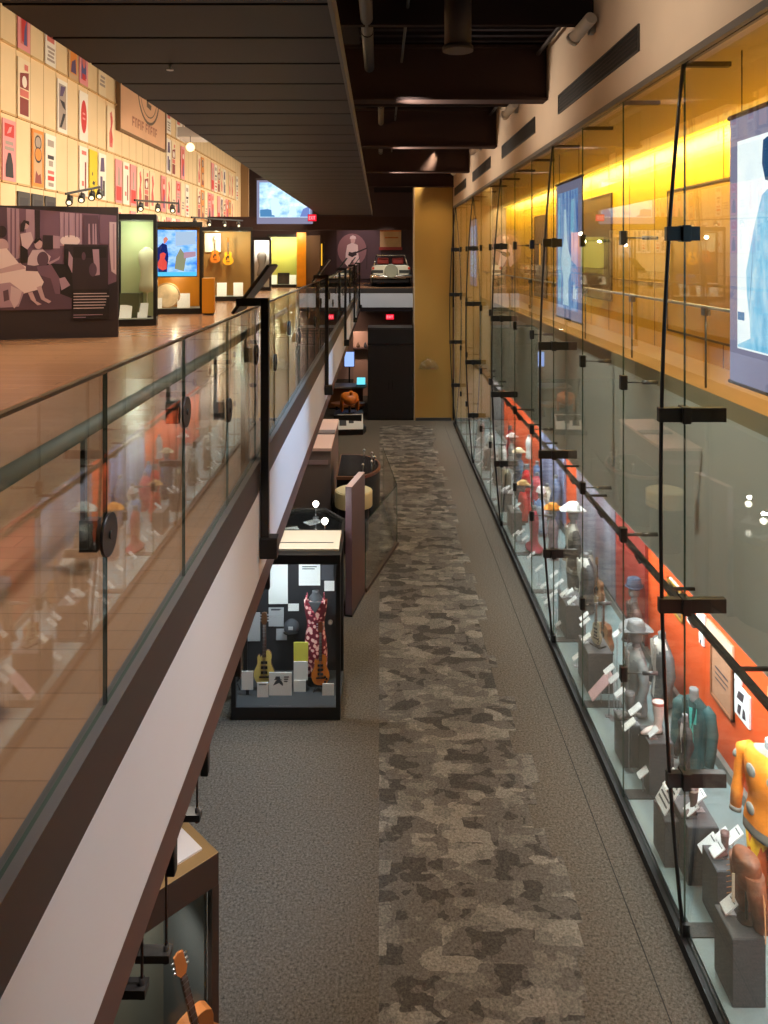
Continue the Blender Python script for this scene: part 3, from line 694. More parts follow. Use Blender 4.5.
P([(-90, 110), (40, 112), (40, 330), (-90, 330)], 'mid'); P([(40, 112), (110, 118), (118, 400), (50, 420)], 'lite')
for x in (60, 84): P([(x, 116), (x + 9, 117), (x + 9, 400), (x, 400)], 'bg')
P([(150, 120), (200, 122), (200, 300), (150, 300)], 'lite'); P([(200, 122), (232, 124), (232, 290), (206, 290)], 'dark')
P([(250, 130), (345, 134), (345, 270), (250, 270)], 'bg'); P([(350, 134), (480, 142), (480, 330), (350, 330)], 'lite'); PE(410, 300, 60, 32, 'white')
for x in (372, 400, 440, 462): P([(x, 138), (x + 6, 138), (x + 6, 280), (x, 280)], 'bg')
P([(490, 150), (580, 150), (580, 330), (490, 330)], 'mid')
for x in (520, 545, 560): P([(x, 200), (x + 8, 200), (x + 12, 320), (x, 320)], 'lite')
P([(590, 150), (645, 150), (645, 320), (590, 320)], 'bg'); P([(648, 188), (690, 190), (690, 500), (660, 480), (648, 340)], 'pale'); P([(668, 200), (678, 200), (680, 470), (672, 470)], 'lite')
P([(250, 268), (310, 270), (310, 350), (250, 350)], 'dark'); P([(310, 270), (350, 275), (350, 345), (310, 345)], 'lite')
P([(375, 320), (640, 325), (640, 620), (430, 640), (375, 480)], 'dark'); P([(430, 335), (630, 335), (630, 400), (430, 400)], 'black'); P([(545, 350), (585, 350), (590, 500), (560, 505)], 'lite'); PE(548, 470, 24, 40, 'mid'); PE(492, 390, 12, 24, 'mid')
P([(118, 330), (160, 330), (165, 430), (118, 440)], 'black')                                                  # girl standing at the back
PE(148, 210, 20, 26, 'skin'); P([(122, 205), (140, 182), (170, 190), (170, 214), (150, 200), (140, 250), (118, 250)], 'dark'); P([(118, 262), (180, 250), (196, 300), (160, 352), (128, 330)], 'pale')
P([(-90, 470), (-90, 700), (420, 700), (420, 470), (200, 420)], 'mid'); P([(260, 430), (420, 440), (430, 640), (330, 600)], 'black')
PE(224, 318, 24, 32, 'skin'); P([(198, 312), (206, 288), (236, 286), (248, 308), (232, 298), (204, 320)], 'black')   # man reading
P([(164, 400), (190, 355), (250, 352), (296, 392), (284, 430), (200, 446), (160, 440)], 'pale'); PE(250, 408, 34, 44, 'mid'); P([(276, 430), (340, 400), (352, 388), (346, 410), (290, 440)], 'lite')
P([(214, 450), (300, 440), (350, 520), (352, 610), (322, 608), (296, 520), (230, 500)], 'bg'); P([(346, 520), (380, 512), (412, 560), (360, 590)], 'lite')
PE(14, 250, 28, 34, 'dark'); PE(12, 330, 40, 40, 'skin')                                                       # woman in white dress
P([(-90, 360), (40, 345), (110, 430), (152, 450), (150, 475), (220, 478), (256, 540), (236, 580), (120, 610), (-90, 560)], 'white')
P([(-20, 470), (120, 428), (150, 462), (0, 490)], 'skin'); P([(214, 570), (240, 560), (262, 630), (300, 652), (286, 664), (240, 640)], 'skin'); P([(164, 600), (190, 596), (212, 650), (244, 668), (220, 674), (180, 640)], 'skin')
P([(-90, 560), (60, 540), (140, 600), (110, 680), (-90, 690)], 'lite'); P([(66, 560), (130, 590), (110, 660), (84, 690), (60, 640)], 'pale'); P([(20, 590), (50, 580), (56, 640), (26, 650)], 'mid')
P([(380, 350), (400, 345), (404, 440), (380, 440)], 'black'); P([(404, 360), (428, 400), (424, 490), (400, 440)], 'lite')
P([(430, 585), (645, 585), (645, 760), (430, 760)], 'black')
for i, w_ in enumerate((200, 215, 198, 196, 192, 182)): P([(432, 607 + 17 * i), (432 + w_, 607 + 17 * i), (432 + w_, 612 + 17 * i), (432, 612 + 17 * i)], 'text')
for i, w_ in enumerate((176, 74)): P([(432, 732 + 14 * i), (432 + w_, 732 + 14 * i), (432 + w_, 736 + 14 * i), (432, 736 + 14 * i)], 'lite')
pm.build('printed_photograph', [PC[k] for k in pk], pp)

# ---------------------------------------------------------------- guitars
def outline(sc=1.0, cut=False):
    half = [(0, .0), (.004, .07), (.035, .135), (.10, .178), (.18, .2), (.26, .192), (.33, .155), (.39, .13), (.44, .130), (.50, .142), (.56, .138), (.605, .10), (.62, .05)]
    rt = [(w * sc, z * sc * .8) for z, w in half]
    if cut: lt = [(-w * sc, z * sc * .8) for z, w in half[:9]] + [(-.135 * sc, .39 * sc), (-.12 * sc, .425 * sc), (-.09 * sc, .43 * sc), (-.075 * sc, .40 * sc), (-.045 * sc, .42 * sc)]
    else: lt = [(-w * sc, z * sc * .8) for z, w in half]
    return rt + lt[::-1][:-1]
def guitar(label, loc, rz=0, sc=1.0, top=(226, 170, 70), side=(120, 70, 30), acoustic=True, tilt=0, group=None, guard=(90, 40, 24)):
    t = thing('guitar', label, 'guitar', loc, rz, group); t.rotation_euler = (R(tilt), 0, R(rz))
    dp = .10 * sc if acoustic else .045 * sc; key = '%d_%d_%d' % top
    tm = mat('guitar_top_' + key, top, .28, coat=.5, var=.08, scale=6); sm = mat('guitar_side_%d_%d_%d' % side, side, .3, coat=.4)
    b = MB().prism([(x * (1 if acoustic else .74), z) for x, z in outline(sc, not acoustic)], -dp, 0, 'y', 0, None, 1); bo = b.build('body', [tm, sm], t, .006 * sc)
    ink_ = mat('guitar_black', (26, 22, 22), .4)
    if acoustic:
        MB().cyl((0, -dp - .002, .31 * sc), .05 * sc, .002, 24, axis='y').build('sound_hole', ink_, bo)
        MB().prism([(-.09 * sc, .20 * sc), (-.05 * sc, .17 * sc), (-.03 * sc, .25 * sc), (-.05 * sc, .31 * sc), (-.085 * sc, .29 * sc)], -dp - .003, -dp - .0005, 'y').build('pickguard', mat('pickguard_%d_%d_%d' % guard, guard, .3), bo)
    else:
        for z in (.17, .24, .31): MB().box(-.045 * sc, .045 * sc, -dp - .012 * sc, -dp, z * sc, (z + .035) * sc).build('pickup', ink_, bo)
        k_ = MB(); [k_.cyl((x * sc, -dp - .02 * sc, z * sc), .016 * sc, .02 * sc, 12, axis='y') for x, z in ((.075, .06), (.10, .11), (.075, .14))]; k_.build('knob', ink_, bo)
    MB().box(-.07 * sc, .07 * sc, -dp - .014 * sc, -dp, .115 * sc, .135 * sc).build('bridge', ink_, bo)
    nk = MB(); nk.prism([(-.028 * sc, .40 * sc), (.028 * sc, .40 * sc), (.021 * sc, .86 * sc), (-.021 * sc, .86 * sc)], -dp - .006 * sc, -dp + .022 * sc, 'y')
    nk.build('neck', mat('neck_wood', (84, 52, 34), .4), t)
    fr = MB(); [fr.box(-.025 * sc, .025 * sc, -dp - .0085 * sc, -dp - .006 * sc, z * sc, (z + .003) * sc) for z in (.45, .5, .55, .6, .65, .7, .75, .8, .84)]; fr.build('fret', STEEL, t)
    st_ = MB(); [st_.tube([(q * .0065 * sc, -dp - .012 * sc, .125 * sc), (q * .0055 * sc, -dp - .010 * sc, .86 * sc)], .0012 * sc, 4) for q in (-2.5, -1.5, -.5, .5, 1.5, 2.5)]; st_.build('string', STEEL, t)
    hd = MB().prism([(-.022 * sc, .86 * sc), (.022 * sc, .86 * sc), (.042 * sc, .90 * sc), (.036 * sc, 1.02 * sc), (.0, 1.035 * sc), (-.036 * sc, 1.02 * sc), (-.042 * sc, .90 * sc)], -dp - .002, -dp + .016 * sc, 'y')
    ho = hd.build('headstock', sm, t)
    for sx in (-1, 1):
        for z in (.91, .95, .99): MB().cyl((sx * .036 * sc, -dp + .006, z * sc), .008 * sc, sx * .026 * sc, 8, axis='x').build('tuning_peg', STEEL, ho)
    return t

# ---------------------------------------------------------------- glass display cases
def display_case(label, cx, cy, w, d, h, z0=UF, rz=0, base=.14, cap=.12, post=.06, frame=None, back=None, deck=None, side_back=False, name='display_case', topmat=None):
    t = thing(name, label, 'display case', (cx, cy, z0), rz); fr = frame or BLACK
    MB().box(-w / 2, w / 2, -d / 2, d / 2, 0, base, ms=[0, 1, 0, 0, 0, 0]).build('base', [fr, deck or fr], t, .004)
    MB().box(-w / 2, w / 2, -d / 2, d / 2, h - cap, h, ms=[0, 1, 0, 0, 0, 0]).build('top', [fr, topmat or fr], t, .004)
    for sx in (-1, 1):
        for sy in (-1, 1):
            x = sx * (w / 2 - post / 2); y = sy * (d / 2 - post / 2)
            MB().box(x - post / 2, x + post / 2, y - post / 2, y + post / 2, base, h - cap).build('post', fr, t)
    q = post / 2
    MB().box(-w / 2 + post, w / 2 - post, -d / 2 + q - .004, -d / 2 + q + .004, base, h - cap).build('glass_front', CGLASS, t)
    for sx in (-1, 1): MB().box(sx * (w / 2 - q) - .004, sx * (w / 2 - q) + .004, -d / 2 + post, d / 2 - post, base, h - cap).build('glass_side', CGLASS, t)
    MB().box(-w / 2 + post, w / 2 - post, d / 2 - q - .01, d / 2 - q + .01, base, h - cap).build('back_panel' if back else 'glass_back', back or CGLASS, t)
    return t
GB = mat('case_green_back', (176, 186, 140), .6); GD = mat('case_deck_grey', (120, 122, 112), .6); OB = mat('case_orange_panel', (214, 140, 26), .45)
CB = mat('case_cream_back', (206, 196, 160), .6)
display_case('black framed glass case with pale green interior beside the photo panel', -5.02, 15.9, .80, .8, 2.26, rz=14, back=GB, deck=GD)
point('case_lamp', (-5.0, 15.75, 6.3), 20, (.92, 1, .78))
display_case('black framed case with the bright blue video screen inside', -4.98, 19.0, 1.15, .8, 2.24, rz=14, back=OB, deck=GD)
point('case_lamp', (-5.0, 18.85, 5.2), 8, (1, .85, .55))
# video screen in the second case
t = thing('video_screen', 'bright blue video screen showing a performer with a red guitar', 'screen', (-4.97, 18.70, UF + .90), 14)
MB().box(-.52, .52, 0, .05, 0, 1.16).build('housing', BLACK, t)
pv = MB().box(-.505, .505, -.004, 0, .02, 1.14).build('picture', screenmat('pic_video', [(40, 90, 215), (90, 150, 240), (150, 180, 210), (120, 160, 250)], (3, 3, 5), 1.7), t)
def vs(poly, c, k): MB().ngon([(x, -.006 - .0008 * k, z) for x, z in poly]).build('picture_shape', c, pv)
vs([(-.4, .1), (-.2, .1), (-.16, .5), (-.2, .78), (-.3, .82), (-.42, .7)], emis('v_navy', (24, 40, 110), 1), 0)
vs([(-.27, .80), (-.21, .84), (-.17, .92), (-.22, .98), (-.28, .93)], emis('v_skin', (230, 140, 120), 1), 1)
vs([(-.40, .22), (-.30, .16), (-.2, .2), (-.2, .36), (-.25, .44), (-.22, .56), (-.28, .6), (-.36, .56), (-.36, .44), (-.42, .34)], emis('v_red', (226, 80, 70), 1.1), 2)
vs([(-.02, .2), (.2, .14), (.26, .5), (.12, .7), (.02, .5)], emis('v_sand', (150, 150, 120), 1), 3)
vs([(.0, .75), (.48, .8), (.48, 1.1), (.0, 1.1)], emis('v_sky', (180, 205, 235), 1), 4)
vs([(.2, .45), (.48, .5), (.48, .62), (.2, .6)], emis('v_rose', (190, 150, 170), 1), 5)
vs([(-.5, .02), (.5, .02), (.5, .12), (-.5, .12)], emis('v_cyan', (90, 200, 245), 1.1), 6)
# round drum head and white cards inside the same case
t = thing('round_shield', 'round cream painted drumhead leaning below the blue video screen', 'drumhead', (-5.2, 18.78, UF + .14), 14)
M = Matrix.Rotation(R(-12), 4, 'X')
rim = MB(); rim.tube([M @ Vector((.3 * math.cos(a * .2618), 0, .31 + .3 * math.sin(a * .2618))) for a in range(25)], .02, 8); rim.build('rim', mat('rim_tan', (180, 146, 104), .5), t)
MB().prism([(.29 * math.cos(a * .2618), .31 + .29 * math.sin(a * .2618)) for a in range(24)], -.008, .008, 'y', 0, M).build('face', mat('drum_face', (226, 204, 166), .6, var=.25, scale=5), t)
def lean_card(label, loc, rz, w=.26, h=.36, tilt=-25, m=WHITE, group='leaning white caption cards in the gallery cases'):
    t = MB().box(-w / 2, w / 2, 0, .012, 0, h, 0, Matrix.Rotation(R(tilt), 4, 'X')).build('caption_card', [m]); t.location = loc; t.rotation_euler = (0, 0, R(rz))
    return tag(t, label, 'caption card', group)
lean_card('white caption card right of the round cream drumhead', (-4.80, 18.82, UF + .145), 14, .3, .38)
lean_card('white caption card left of the round cream drumhead', (-5.40, 18.66, UF + .145), 14, .22, .36)
lean_card('white caption card low in the pale green case', (-4.88, 15.80, UF + .145), 8, .2, .34, -30)
lean_card('white caption card in the left of the pale green case', (-5.2, 15.70, UF + .145), 8, .24, .3, -30)
bx = MB().box(-.2, .2, -.15, .15, 0, .5).build('green_riser', mat('riser_green', (86, 92, 66), .6)); bx.location = (-5.16, 16.0, UF + .145); tag(bx, 'dark olive riser block inside the pale green case', 'riser')
t = thing('draped_costume', 'pale costume on a stand inside the pale green case', 'costume', (-4.86, 16.05, UF + .145), 14)
MB().cyl((0, 0, 0), .09, .02, 20).build('stand', BLACK, t)
MB().loft([(.02, .02, .02), (.5, .025, .025), (.55, .16, .1), (.9, .12, .09), (1.2, .17, .1), (1.36, .15, .08), (1.45, .05, .05)], 20, wob=.06).build('garment', mat('pale_costume', (198, 200, 168), .7), t)
# orange pedestal beside it
t = thing('orange_pedestal', 'plain orange pedestal standing beside the video screen case', 'pedestal', (-4.14, 18.6, UF), 8)
MB().box(-.14, .14, -.2, .2, .04, .88).build('body', OB, t, .004); MB().box(-.12, .12, -.18, .18, 0, .04).build('plinth', DARKC, t)
# guitar case
display_case('wide glass case with hanging acoustic guitars, gallery middle', -4.85, 24.4, 1.6, 1.0, 2.3, rz=10, back=mat('case_brown_back', (150, 106, 48), .6), deck=GD)
point('case_lamp', (-5.1, 24.1, 6.35), 50, (1, .93, .62)); point('case_lamp', (-4.4, 24.1, 6.35), 36, (.85, 1, .75))
guitar('orange acoustic guitar hanging at right in the wide gallery case', (-4.86, 24.64, 5.48), 10, .85, (236, 160, 40), (150, 80, 20))
guitar('darker orange acoustic guitar hanging left of the brighter one', (-5.26, 24.57, 5.55), 10, .8, (206, 110, 36), (120, 60, 20))
bd = MB().box(-.25, .25, -.012, .012, 0, .6).build('framed_sheet', [mat('sheet_cream', (226, 218, 190), .6)]); bd.location = (-5.05, 24.72, 6.42 - .5); bd.rotation_euler = (0, 0, R(10)); bd.location = (-5.36, 24.68, 5.9); tag(bd, 'cream sheet pinned above the darker hanging guitar', 'sheet')
for i, (x, l) in enumerate(((-5.3, 'left'), (-4.95, 'middle'), (-4.45, 'right'))):
    lean_card('white caption card at %s under the hanging guitars' % l, (x, 24.1 + .17 * (x + 4.85), UF + .145), 10, .3, .46)
# white case, yellow-green case
display_case('narrow dark framed case with a white interior behind the guitar case', -4.79, 31.2, .75, .6, 2.15, rz=5, back=mat('case_white_back', (214, 210, 200), .6), deck=GD)
point('case_lamp', (-4.79, 31.0, 6.2), 34, NEUT)
t = thing('draped_costume', 'grey costume on a stand inside the narrow white case', 'costume', (-4.79, 31.2, UF + .145), 5)
MB().cyl((0, 0, 0), .09, .02, 20).build('stand', BLACK, t)
MB().loft([(.02, .02, .02), (.4, .025, .025), (.45, .2, .12), (.85, .13, .09), (1.2, .19, .1), (1.36, .15, .08), (1.45, .05, .05)], 20, wob=.06).build('garment', mat('grey_costume', (130, 124, 112), .7), t)
display_case('wide yellow green lit case at the far end of the gallery', -4.24, 34.2, 1.45, .9, 2.35, rz=4, back=mat('case_lime_back', (186, 180, 84), .6), deck=GD)
point('case_lamp', (-4.55, 33.95, 6.4), 70, (1, .98, .55)); point('case_lamp', (-3.9, 33.95, 6.4), 45, (.8, 1, .8))
for i, (x, l) in enumerate(((-4.7, 'left'), (-3.85, 'right'))): lean_card('white caption card at %s in the yellow green case' % l, (x, 33.95, UF + .145), 4, .3, .45)
t = thing('instrument_amplifier', 'dark box amplifier on the floor of the yellow green case', 'amplifier', (-4.28, 34.25, UF + .145), 4)
MB().box(-.26, .26, -.12, .12, 0, .5).build('cabinet', BLACK, t, .01); MB().box(-.22, .22, -.128, -.121, .05, .36).build('grille', DUCT, t)
t = thing('orange_banner_stand', 'bright orange upright banner right of the yellow green case', 'banner', (-3.43, 33.6, UF), 4)
MB().box(-.2, .2, -.02, .02, .05, 2.42).build('banner', mat('banner_orange', (232, 150, 20), .4, var=.12, scale=3), t); MB().box(-.24, .24, -.12, .12, 0, .05).build('foot', BLACK, t)
point('banner_lamp', (-3.43, 32.8, 6.7), 40, WARM)
t = thing('brown_partition', 'dark brown partition right of the orange banner', 'partition', (-2.98, 34.2, UF))
MB().box(-.32, .32, -.08, .08, 0, 2.3).build('panel', mat('partition_brown', (92, 62, 36), .6), t); MB().box(-.34, .34, -.1, .1, 0, .08).build('plinth', BLACK, t)
t = thing('light_strip_panel', 'thin glowing amber strip on the dark far wall', 'light', (-2.94, 38.8, UF))
MB().box(-.14, .14, 0, .1, 0, 2.1).build('panel', DUCT, t); MB().box(-.03, .03, -.012, 0, .9, 2.0).build('strip', emis('amber_strip', (250, 180, 50), 1.2), t)

# hanging projection screen over the gallery
t = thing('projection_screen', 'white projection screen hanging under the canopy end with a blue picture', 'screen', (-3.2, 26.0, H + 1.05))
MB().box(-.96, .93, 0, .015, 0, 1.5).build('cloth', SCLOTH, t)
pv = MB().box(-.87, .84, -.004, 0, .22, 1.4).build('picture', screenmat('pic_stage', [(110, 170, 225), (190, 225, 248), (240, 250, 255)], (3, 3, 4), 1.25), t)
vs([(-.85, .24), (-.35, .24), (-.4, .46), (-.6, .5), (-.85, .48)], dbl, 0); vs([(-.45, .3), (-.2, .26), (-.15, .6), (-.3, .9), (-.5, .8)], pbl, 1); vs([(.1, .3), (.4, .3), (.36, .56), (.2, .6)], pbl, 2); vs([(.5, .24), (.82, .24), (.82, .6), (.6, .5)], emis('pic_periwinkle', (120, 140, 205), 1), 3)
MB().tube([(-1.0, .008, 1.5), (.97, .008, 1.5)], .03, 10).build('batten', DUCT, t)
w_ = MB(); [w_.tube([(x, .008, 1.5), (x, .008, 11.0 - (H + 1.05))], .006, 6) for x in (-.8, .8)]; w_.build('hanging_wire', BLACK, t)
def exit_sign(label, loc, w=.36, h=.2):
    t = thing('exit_sign', label, 'sign', loc)
    MB().box(-w / 2, w / 2, 0, .06, 0, h).build('housing', BLACK, t)
    fc = MB().box(-w / 2 + .01, w / 2 - .01, -.004, 0, .01, h - .01).build('lit_face', emis('exit_red', (226, 22, 44), 1.6), t)
    lt = MB(); u = w * .17; lh = h * .5; z = h * .25; b = h * .085; em = emis('exit_letter', (255, 150, 160), 1.4)
    def bx(x0, x1, z0, z1): lt.box(x0, x1, -.008, -.004, z + z0 * lh, z + z1 * lh)
    x = -w * .38; bx(x, x + b, 0, 1); [bx(x + b, x + u * .9, q, q + .18) for q in (0, .41, .82)]
    x = -w * .17; lt.bar((x, -.006, z), (x + u * .9, -.006, z + lh), .004, b * .8); lt.bar((x, -.006, z + lh), (x + u * .9, -.006, z), .004, b * .8)
    x = .06 * w; bx(x, x + b, 0, 1)
    x = .17 * w; bx(x, x + u, .82, 1); bx(x + u / 2 - b / 2, x + u / 2 + b / 2, 0, .82)
    lt.build('lettering', em, fc)
    MB().cyl((0, .03, h), .012, .312, 8).build('stem', BLACK, t)
    return t
exit_sign('red lit exit sign at the lower right corner of the projection screen', (-2.28, 25.9, H + 1.13), .3, .24)
s_ = struct('beam_gallery', MB().box(-6.8, XR, 30.2, 30.5, H + .98, H + 1.5), mat('beam_paint', (38, 31, 31), .65))
struct('wall_bulkhead', MB().box(-6.8, -6.45, 37.6, 37.8, H + 1.0, 11.2), mat('bulkhead_tan', (150, 120, 84), .7))

# spot tracks standing on the case tops
def track(label, a, b, heads, drop):
    a = Vector(a); b = Vector(b); t = thing('spot_track', label, 'track light', a)
    d = b - a; m = MB(); m.bar((0, 0, 0), d, .04, .04); m.cyl((d.x * .06, d.y * .06, d.z * .06), .012, -.24, 8); m.build('track', BLACK, t)
    for q in heads:
        p = d * q; h = MB(); h.cyl((p.x, p.y, p.z - .08), .012, .08, 8); h.tube([p + Vector((-.02, .1, -.07)), p + Vector((.04, -.1, -.17))], [.05, .06], 14)
        ho = h.build('spot_head', BLACK, t); g = MB(); g.tube([p + Vector((.04, -.1, -.17)), p + Vector((.042, -.104, -.172))], [.036, .036], 14); g.build('lens', emis('lens_glow', (255, 236, 190), 1.8), ho)
track('black spot track with four heads above the photo panel', (-5.35, 13.1, 6.84), (-4.95, 13.6, 7.0), (.1, .45, .75, .98), 0)
track('black spot track above the pale green case', (-4.75, 14.9, 6.86), (-4.3, 16.4, 6.9), (.12, .5, .85), 0)
track('long thin spot track above the guitar case', (-4.75, 19.4, 6.75), (-4.2, 23.5, 6.85), (.05, .3, .6, .9), 0)
# ================================================================ LOWER LEFT: cases and exhibits
BOARD = mat('display_board', (40, 40, 44), .6)
dc = display_case('tall black glass case with red floral dress and two guitars', -1.175, 10.05, 1.36, .9, 2.06, 0, 0, .16, .12, .055, back=BOARD, deck=mat('deck_dark_grey', (64, 66, 70), .5), topmat=mat('case_top_black', (30, 28, 28), .5))
spot('dress_case_lamp', (-1.0, 9.75, 1.92), (-1.1, 10.2, .7), 44, COOL, 150, 1, .05); spot('dress_case_lamp', (-1.55, 9.75, 1.92), (-1.3, 10.2, .7), 34, COOL, 150, 1, .05)
YB_ = 10.44; SG = 'paper sheets in the dress case'
GS = mat('grey_sheet', (176, 178, 182), .6); YS = mat('yellow_sheet', (222, 218, 92), .6)
def zz(x, y, Y=YB_):                                     # a point of the case's back board
    px = 220 + x / 5.39; py = 540 + y / 5.39
    return (px - 380) * Y / PX, H - (py - 255) * Y / PX
def sheet(label, x0, y0, x1, y1, m_=WHITE, lines=0, Y=None, ink=None, extra=None):
    Y = Y or YB_; (a, zt) = zz(x0, y0, Y); (b, zb) = zz(x1, y1, Y)
    t = thing('caption_sheet', label, 'sheet', ((a + b) / 2, Y, zb), 0, SG); w = b - a; h = zt - zb
    s = MB().box(-w / 2, w / 2, 0, .012, 0, h).build('sheet', m_, t)
    if lines:
        q = MB()
        for i in range(lines):
            z = h * (.9 - .1 * i); q.ngon([(-w * .34, -.001, z - .012), (w * (.34 - .1 * (i % 2)), -.001, z - .012), (w * (.34 - .1 * (i % 2)), -.001, z), (-w * .34, -.001, z)])
        q.build('print', ink or CARDT, s)
    if Y < YB_ - .05:                                    # standing sheets get a small foot on the deck
        MB().box(-.02, .02, .012, .03, -(zb - .16), h * .5).build('prop', BLACK, t)
    return t
sheet('tall white sheet at upper left of the dress case', 262, 130, 365, 345)
sheet('white sheet with printed heading at top of the dress case', 425, 130, 540, 245, WHITE, 2)
sheet('plain grey sheet in the top right corner of the dress case', 545, 135, 612, 215, mat('dim_sheet', (74, 76, 84), .6))
sheet('small white square below the grey corner sheet', 562, 222, 616, 275)
sheet('small white card above the dark cap', 367, 345, 425, 383)
sheet('grey sheet, upper of the joined pair left of the dark cap', 262, 366, 343, 412, GS, 2); sheet('grey sheet, lower of the joined pair left of the dark cap', 262, 414, 343, 466, GS)
sheet('small grey square sheet below the dark cap', 303, 480, 360, 540, GS)
sheet('pale sheet partly behind the fascia, left of the yellow guitar neck', 150, 392, 216, 546, GS)
Yf = 9.86
sheet('white sheet standing left of the yellow guitar body', 116, 708, 178, 808, WHITE, 0, Yf)
sheet('white sheet in front of the yellow guitar body', 200, 768, 260, 856, WHITE, 1, Yf - .04)
ts = sheet('white poster with a drawn man in hat, front of the dress case', 264, 714, 386, 895, WHITE, 0, Yf)
m = MB()
def q_(poly, w=.28, h=.43): m.ngon([((x - 325) / 122 * .289, -.001, (895 - y) / 181 * .429) for x, y in poly])
q_([(285, 785), (300, 760), (310, 752), (330, 756), (340, 775), (338, 787), (318, 770)]); q_([(300, 735), (322, 735), (326, 750), (296, 750)]); q_([(292, 750), (332, 750), (332, 754), (292, 754)])
for k in range(3): q_([(345, 735 + 12 * k), (372 - 4 * k, 735 + 12 * k), (372 - 4 * k, 741 + 12 * k), (345, 741 + 12 * k)])
m.build('print', CARDT, ts)
sheet('bright yellow sheet beside the red floral dress', 397, 552, 475, 654, YS, 0, Yf + .12)
sheet('white sheet directly below the yellow sheet', 397, 656, 473, 756, WHITE, 0, Yf + .10)
sheet('narrow white sheet low in the case below the yellow one', 397, 757, 462, 820, WHITE, 0, Yf + .08)
sheet('white card at lower right of the dress case', 552, 775, 614, 838, WHITE, 0, Yf)
# dark cap and round badge on the board
cx, cz = zz(390, 440)
t = thing('pinned_hat', 'dark cap with pale badge pinned to the display board', 'hat', (cx, YB_ - .10, cz - .06))
MB().loft([(0, .10, .10), (.04, .104, .104), (.09, .09, .085), (.125, .05, .05), (.13, .01, .01)], 24).build('crown', mat('cap_dark', (62, 64, 70), .8), t)
MB().prism([(.1 * math.sin(a * .2), -.07 - .09 * math.cos(a * .2)) for a in range(-7, 8)], 0, .012, 'z').build('visor', BLACK, t)
MB().box(-.03, .03, -.104, -.094, .045, .085).build('badge', GS, t); MB().box(-.01, .01, .02, .115, .02, .04).build('peg', BLACK, t)
cx, cz = zz(595, 442)
t = thing('round_badge', 'round silver badge right of the floral dress', 'badge', (cx, YB_ - .02, cz))
MB().cyl((0, 0, 0), .032, .02, 24, axis='y').build('disc', GS, t); MB().cyl((0, -.003, 0), .02, .003, 20, axis='y').build('face', WHITE, t)
# dress on a form
cx, cz = zz(515, 720, 10.16); fx, fz = zz(515, 290, 10.16); hd = fz - cz
t = thing('floral_dress', 'long red and cream floral dress on a dark form', 'dress', (cx, 10.16, .16))
fl, nt, b_, N, L = nodes('red_floral_cloth')
tc = N('ShaderNodeTexCoord'); v = N('ShaderNodeTexVoronoi'); v.inputs['Scale'].default_value = 17; L(tc.outputs['Object'], v.inputs['Vector'])
n2 = N('ShaderNodeTexNoise'); n2.inputs['Scale'].default_value = 12; L(tc.outputs['Object'], n2.inputs['Vector'])
ad = N('ShaderNodeMath'); ad.operation = 'ADD'; L(v.outputs['Distance'], ad.inputs[0]); L(n2.outputs['Fac'], ad.inputs[1])
r = N('ShaderNodeValToRGB'); r.color_ramp.interpolation = 'CONSTANT'; e = r.color_ramp.elements; e[0].color = (*lin((242, 200, 188)), 1); e[1].position = .955; e[1].color = (*lin((172, 26, 58)), 1)
e2 = e.new(.885); e2.color = (*lin((222, 120, 130)), 1); e3 = e.new(1.08 if False else .99); e3.color = (*lin((110, 20, 40)), 1)
L(ad.outputs[0], r.inputs[0]); L(r.outputs[0], b_.inputs['Base Color']); b_.inputs['Roughness'].default_value = .7
h0 = cz - .16
MB().loft([(h0, .15, .10), (h0 + .2 * hd, .155, .105), (h0 + .45 * hd, .14, .10), (h0 + .62 * hd, .115, .085), (h0 + .78 * hd, .14, .10), (h0 + .87 * hd, .15, .095), (h0 + .93 * hd, .155, .07)], 32, wob=.05).build('gown', fl, t)
for s_ in (-1, 1):
    m = MB(); m.bar((s_ * .118, -.062, h0 + .90 * hd), (s_ * .112, -.03, h0 + 1.0 * hd), .012, .065); m.bar((s_ * .112, -.034, h0 + 1.0 * hd), (s_ * .11, .05, h0 + .92 * hd), .012, .065); m.build('strap', fl, t)
MB().prism([(-.085, h0 + .94 * hd), (.085, h0 + .94 * hd), (.0, h0 + .80 * hd)], -.112, -.085, 'y').build('neckline', mat('form_grey', (70, 72, 76), .7), t)
MB().loft([(h0 + .86 * hd, .10, .075), (h0 + .95 * hd, .09, .06), (h0 + 1.0 * hd, .05, .045), (h0 + 1.04 * hd, .045, .04)], 20).build('neck_form', mat('form_grey', (70, 72, 76), .7), t)
m = MB(); m.cyl((0, 0, 0), .12, .015, 24); m.cyl((0, 0, .015), .012, h0 + .1, 10); m.build('stand', BLACK, t)
# guitars
gx, gz = zz(241, 805, 10.0)
def gstand(t, drop, dp=.04):
    m = MB(); m.tube([(-.09, -.05, -drop), (-.05, .02, -drop + .05), (0, .03, .12)], .006, 6); m.tube([(.09, -.05, -drop), (.05, .02, -drop + .05), (0, .03, .12)], .006, 6); m.tube([(0, .10, -drop), (0, .03, .12)], .006, 6)
    m.box(-.06, .06, -.05, .03, -.012, -.002); m.build('stand', BLACK, t)
t = guitar('pale yellow electric guitar with three black pickups in the dress case', (gx, 10.0, .23), 0, .92, (224, 200, 110), (96, 60, 34), False); gstand(t, .07)
gx, gz = zz(541, 800, 9.98)
t = guitar('sunburst orange electric guitar in front of the floral dress', (gx, 9.98, .24), 4, .80, (222, 130, 34), (110, 48, 20), False); gstand(t, .08)
gx, gz = zz(82, 830, 10.0)
t = guitar('dark guitar with pale edge at far left of the dress case', (gx - .02, 10.02, .25), 0, .66, (48, 40, 40), (200, 190, 170), False); gstand(t, .09)
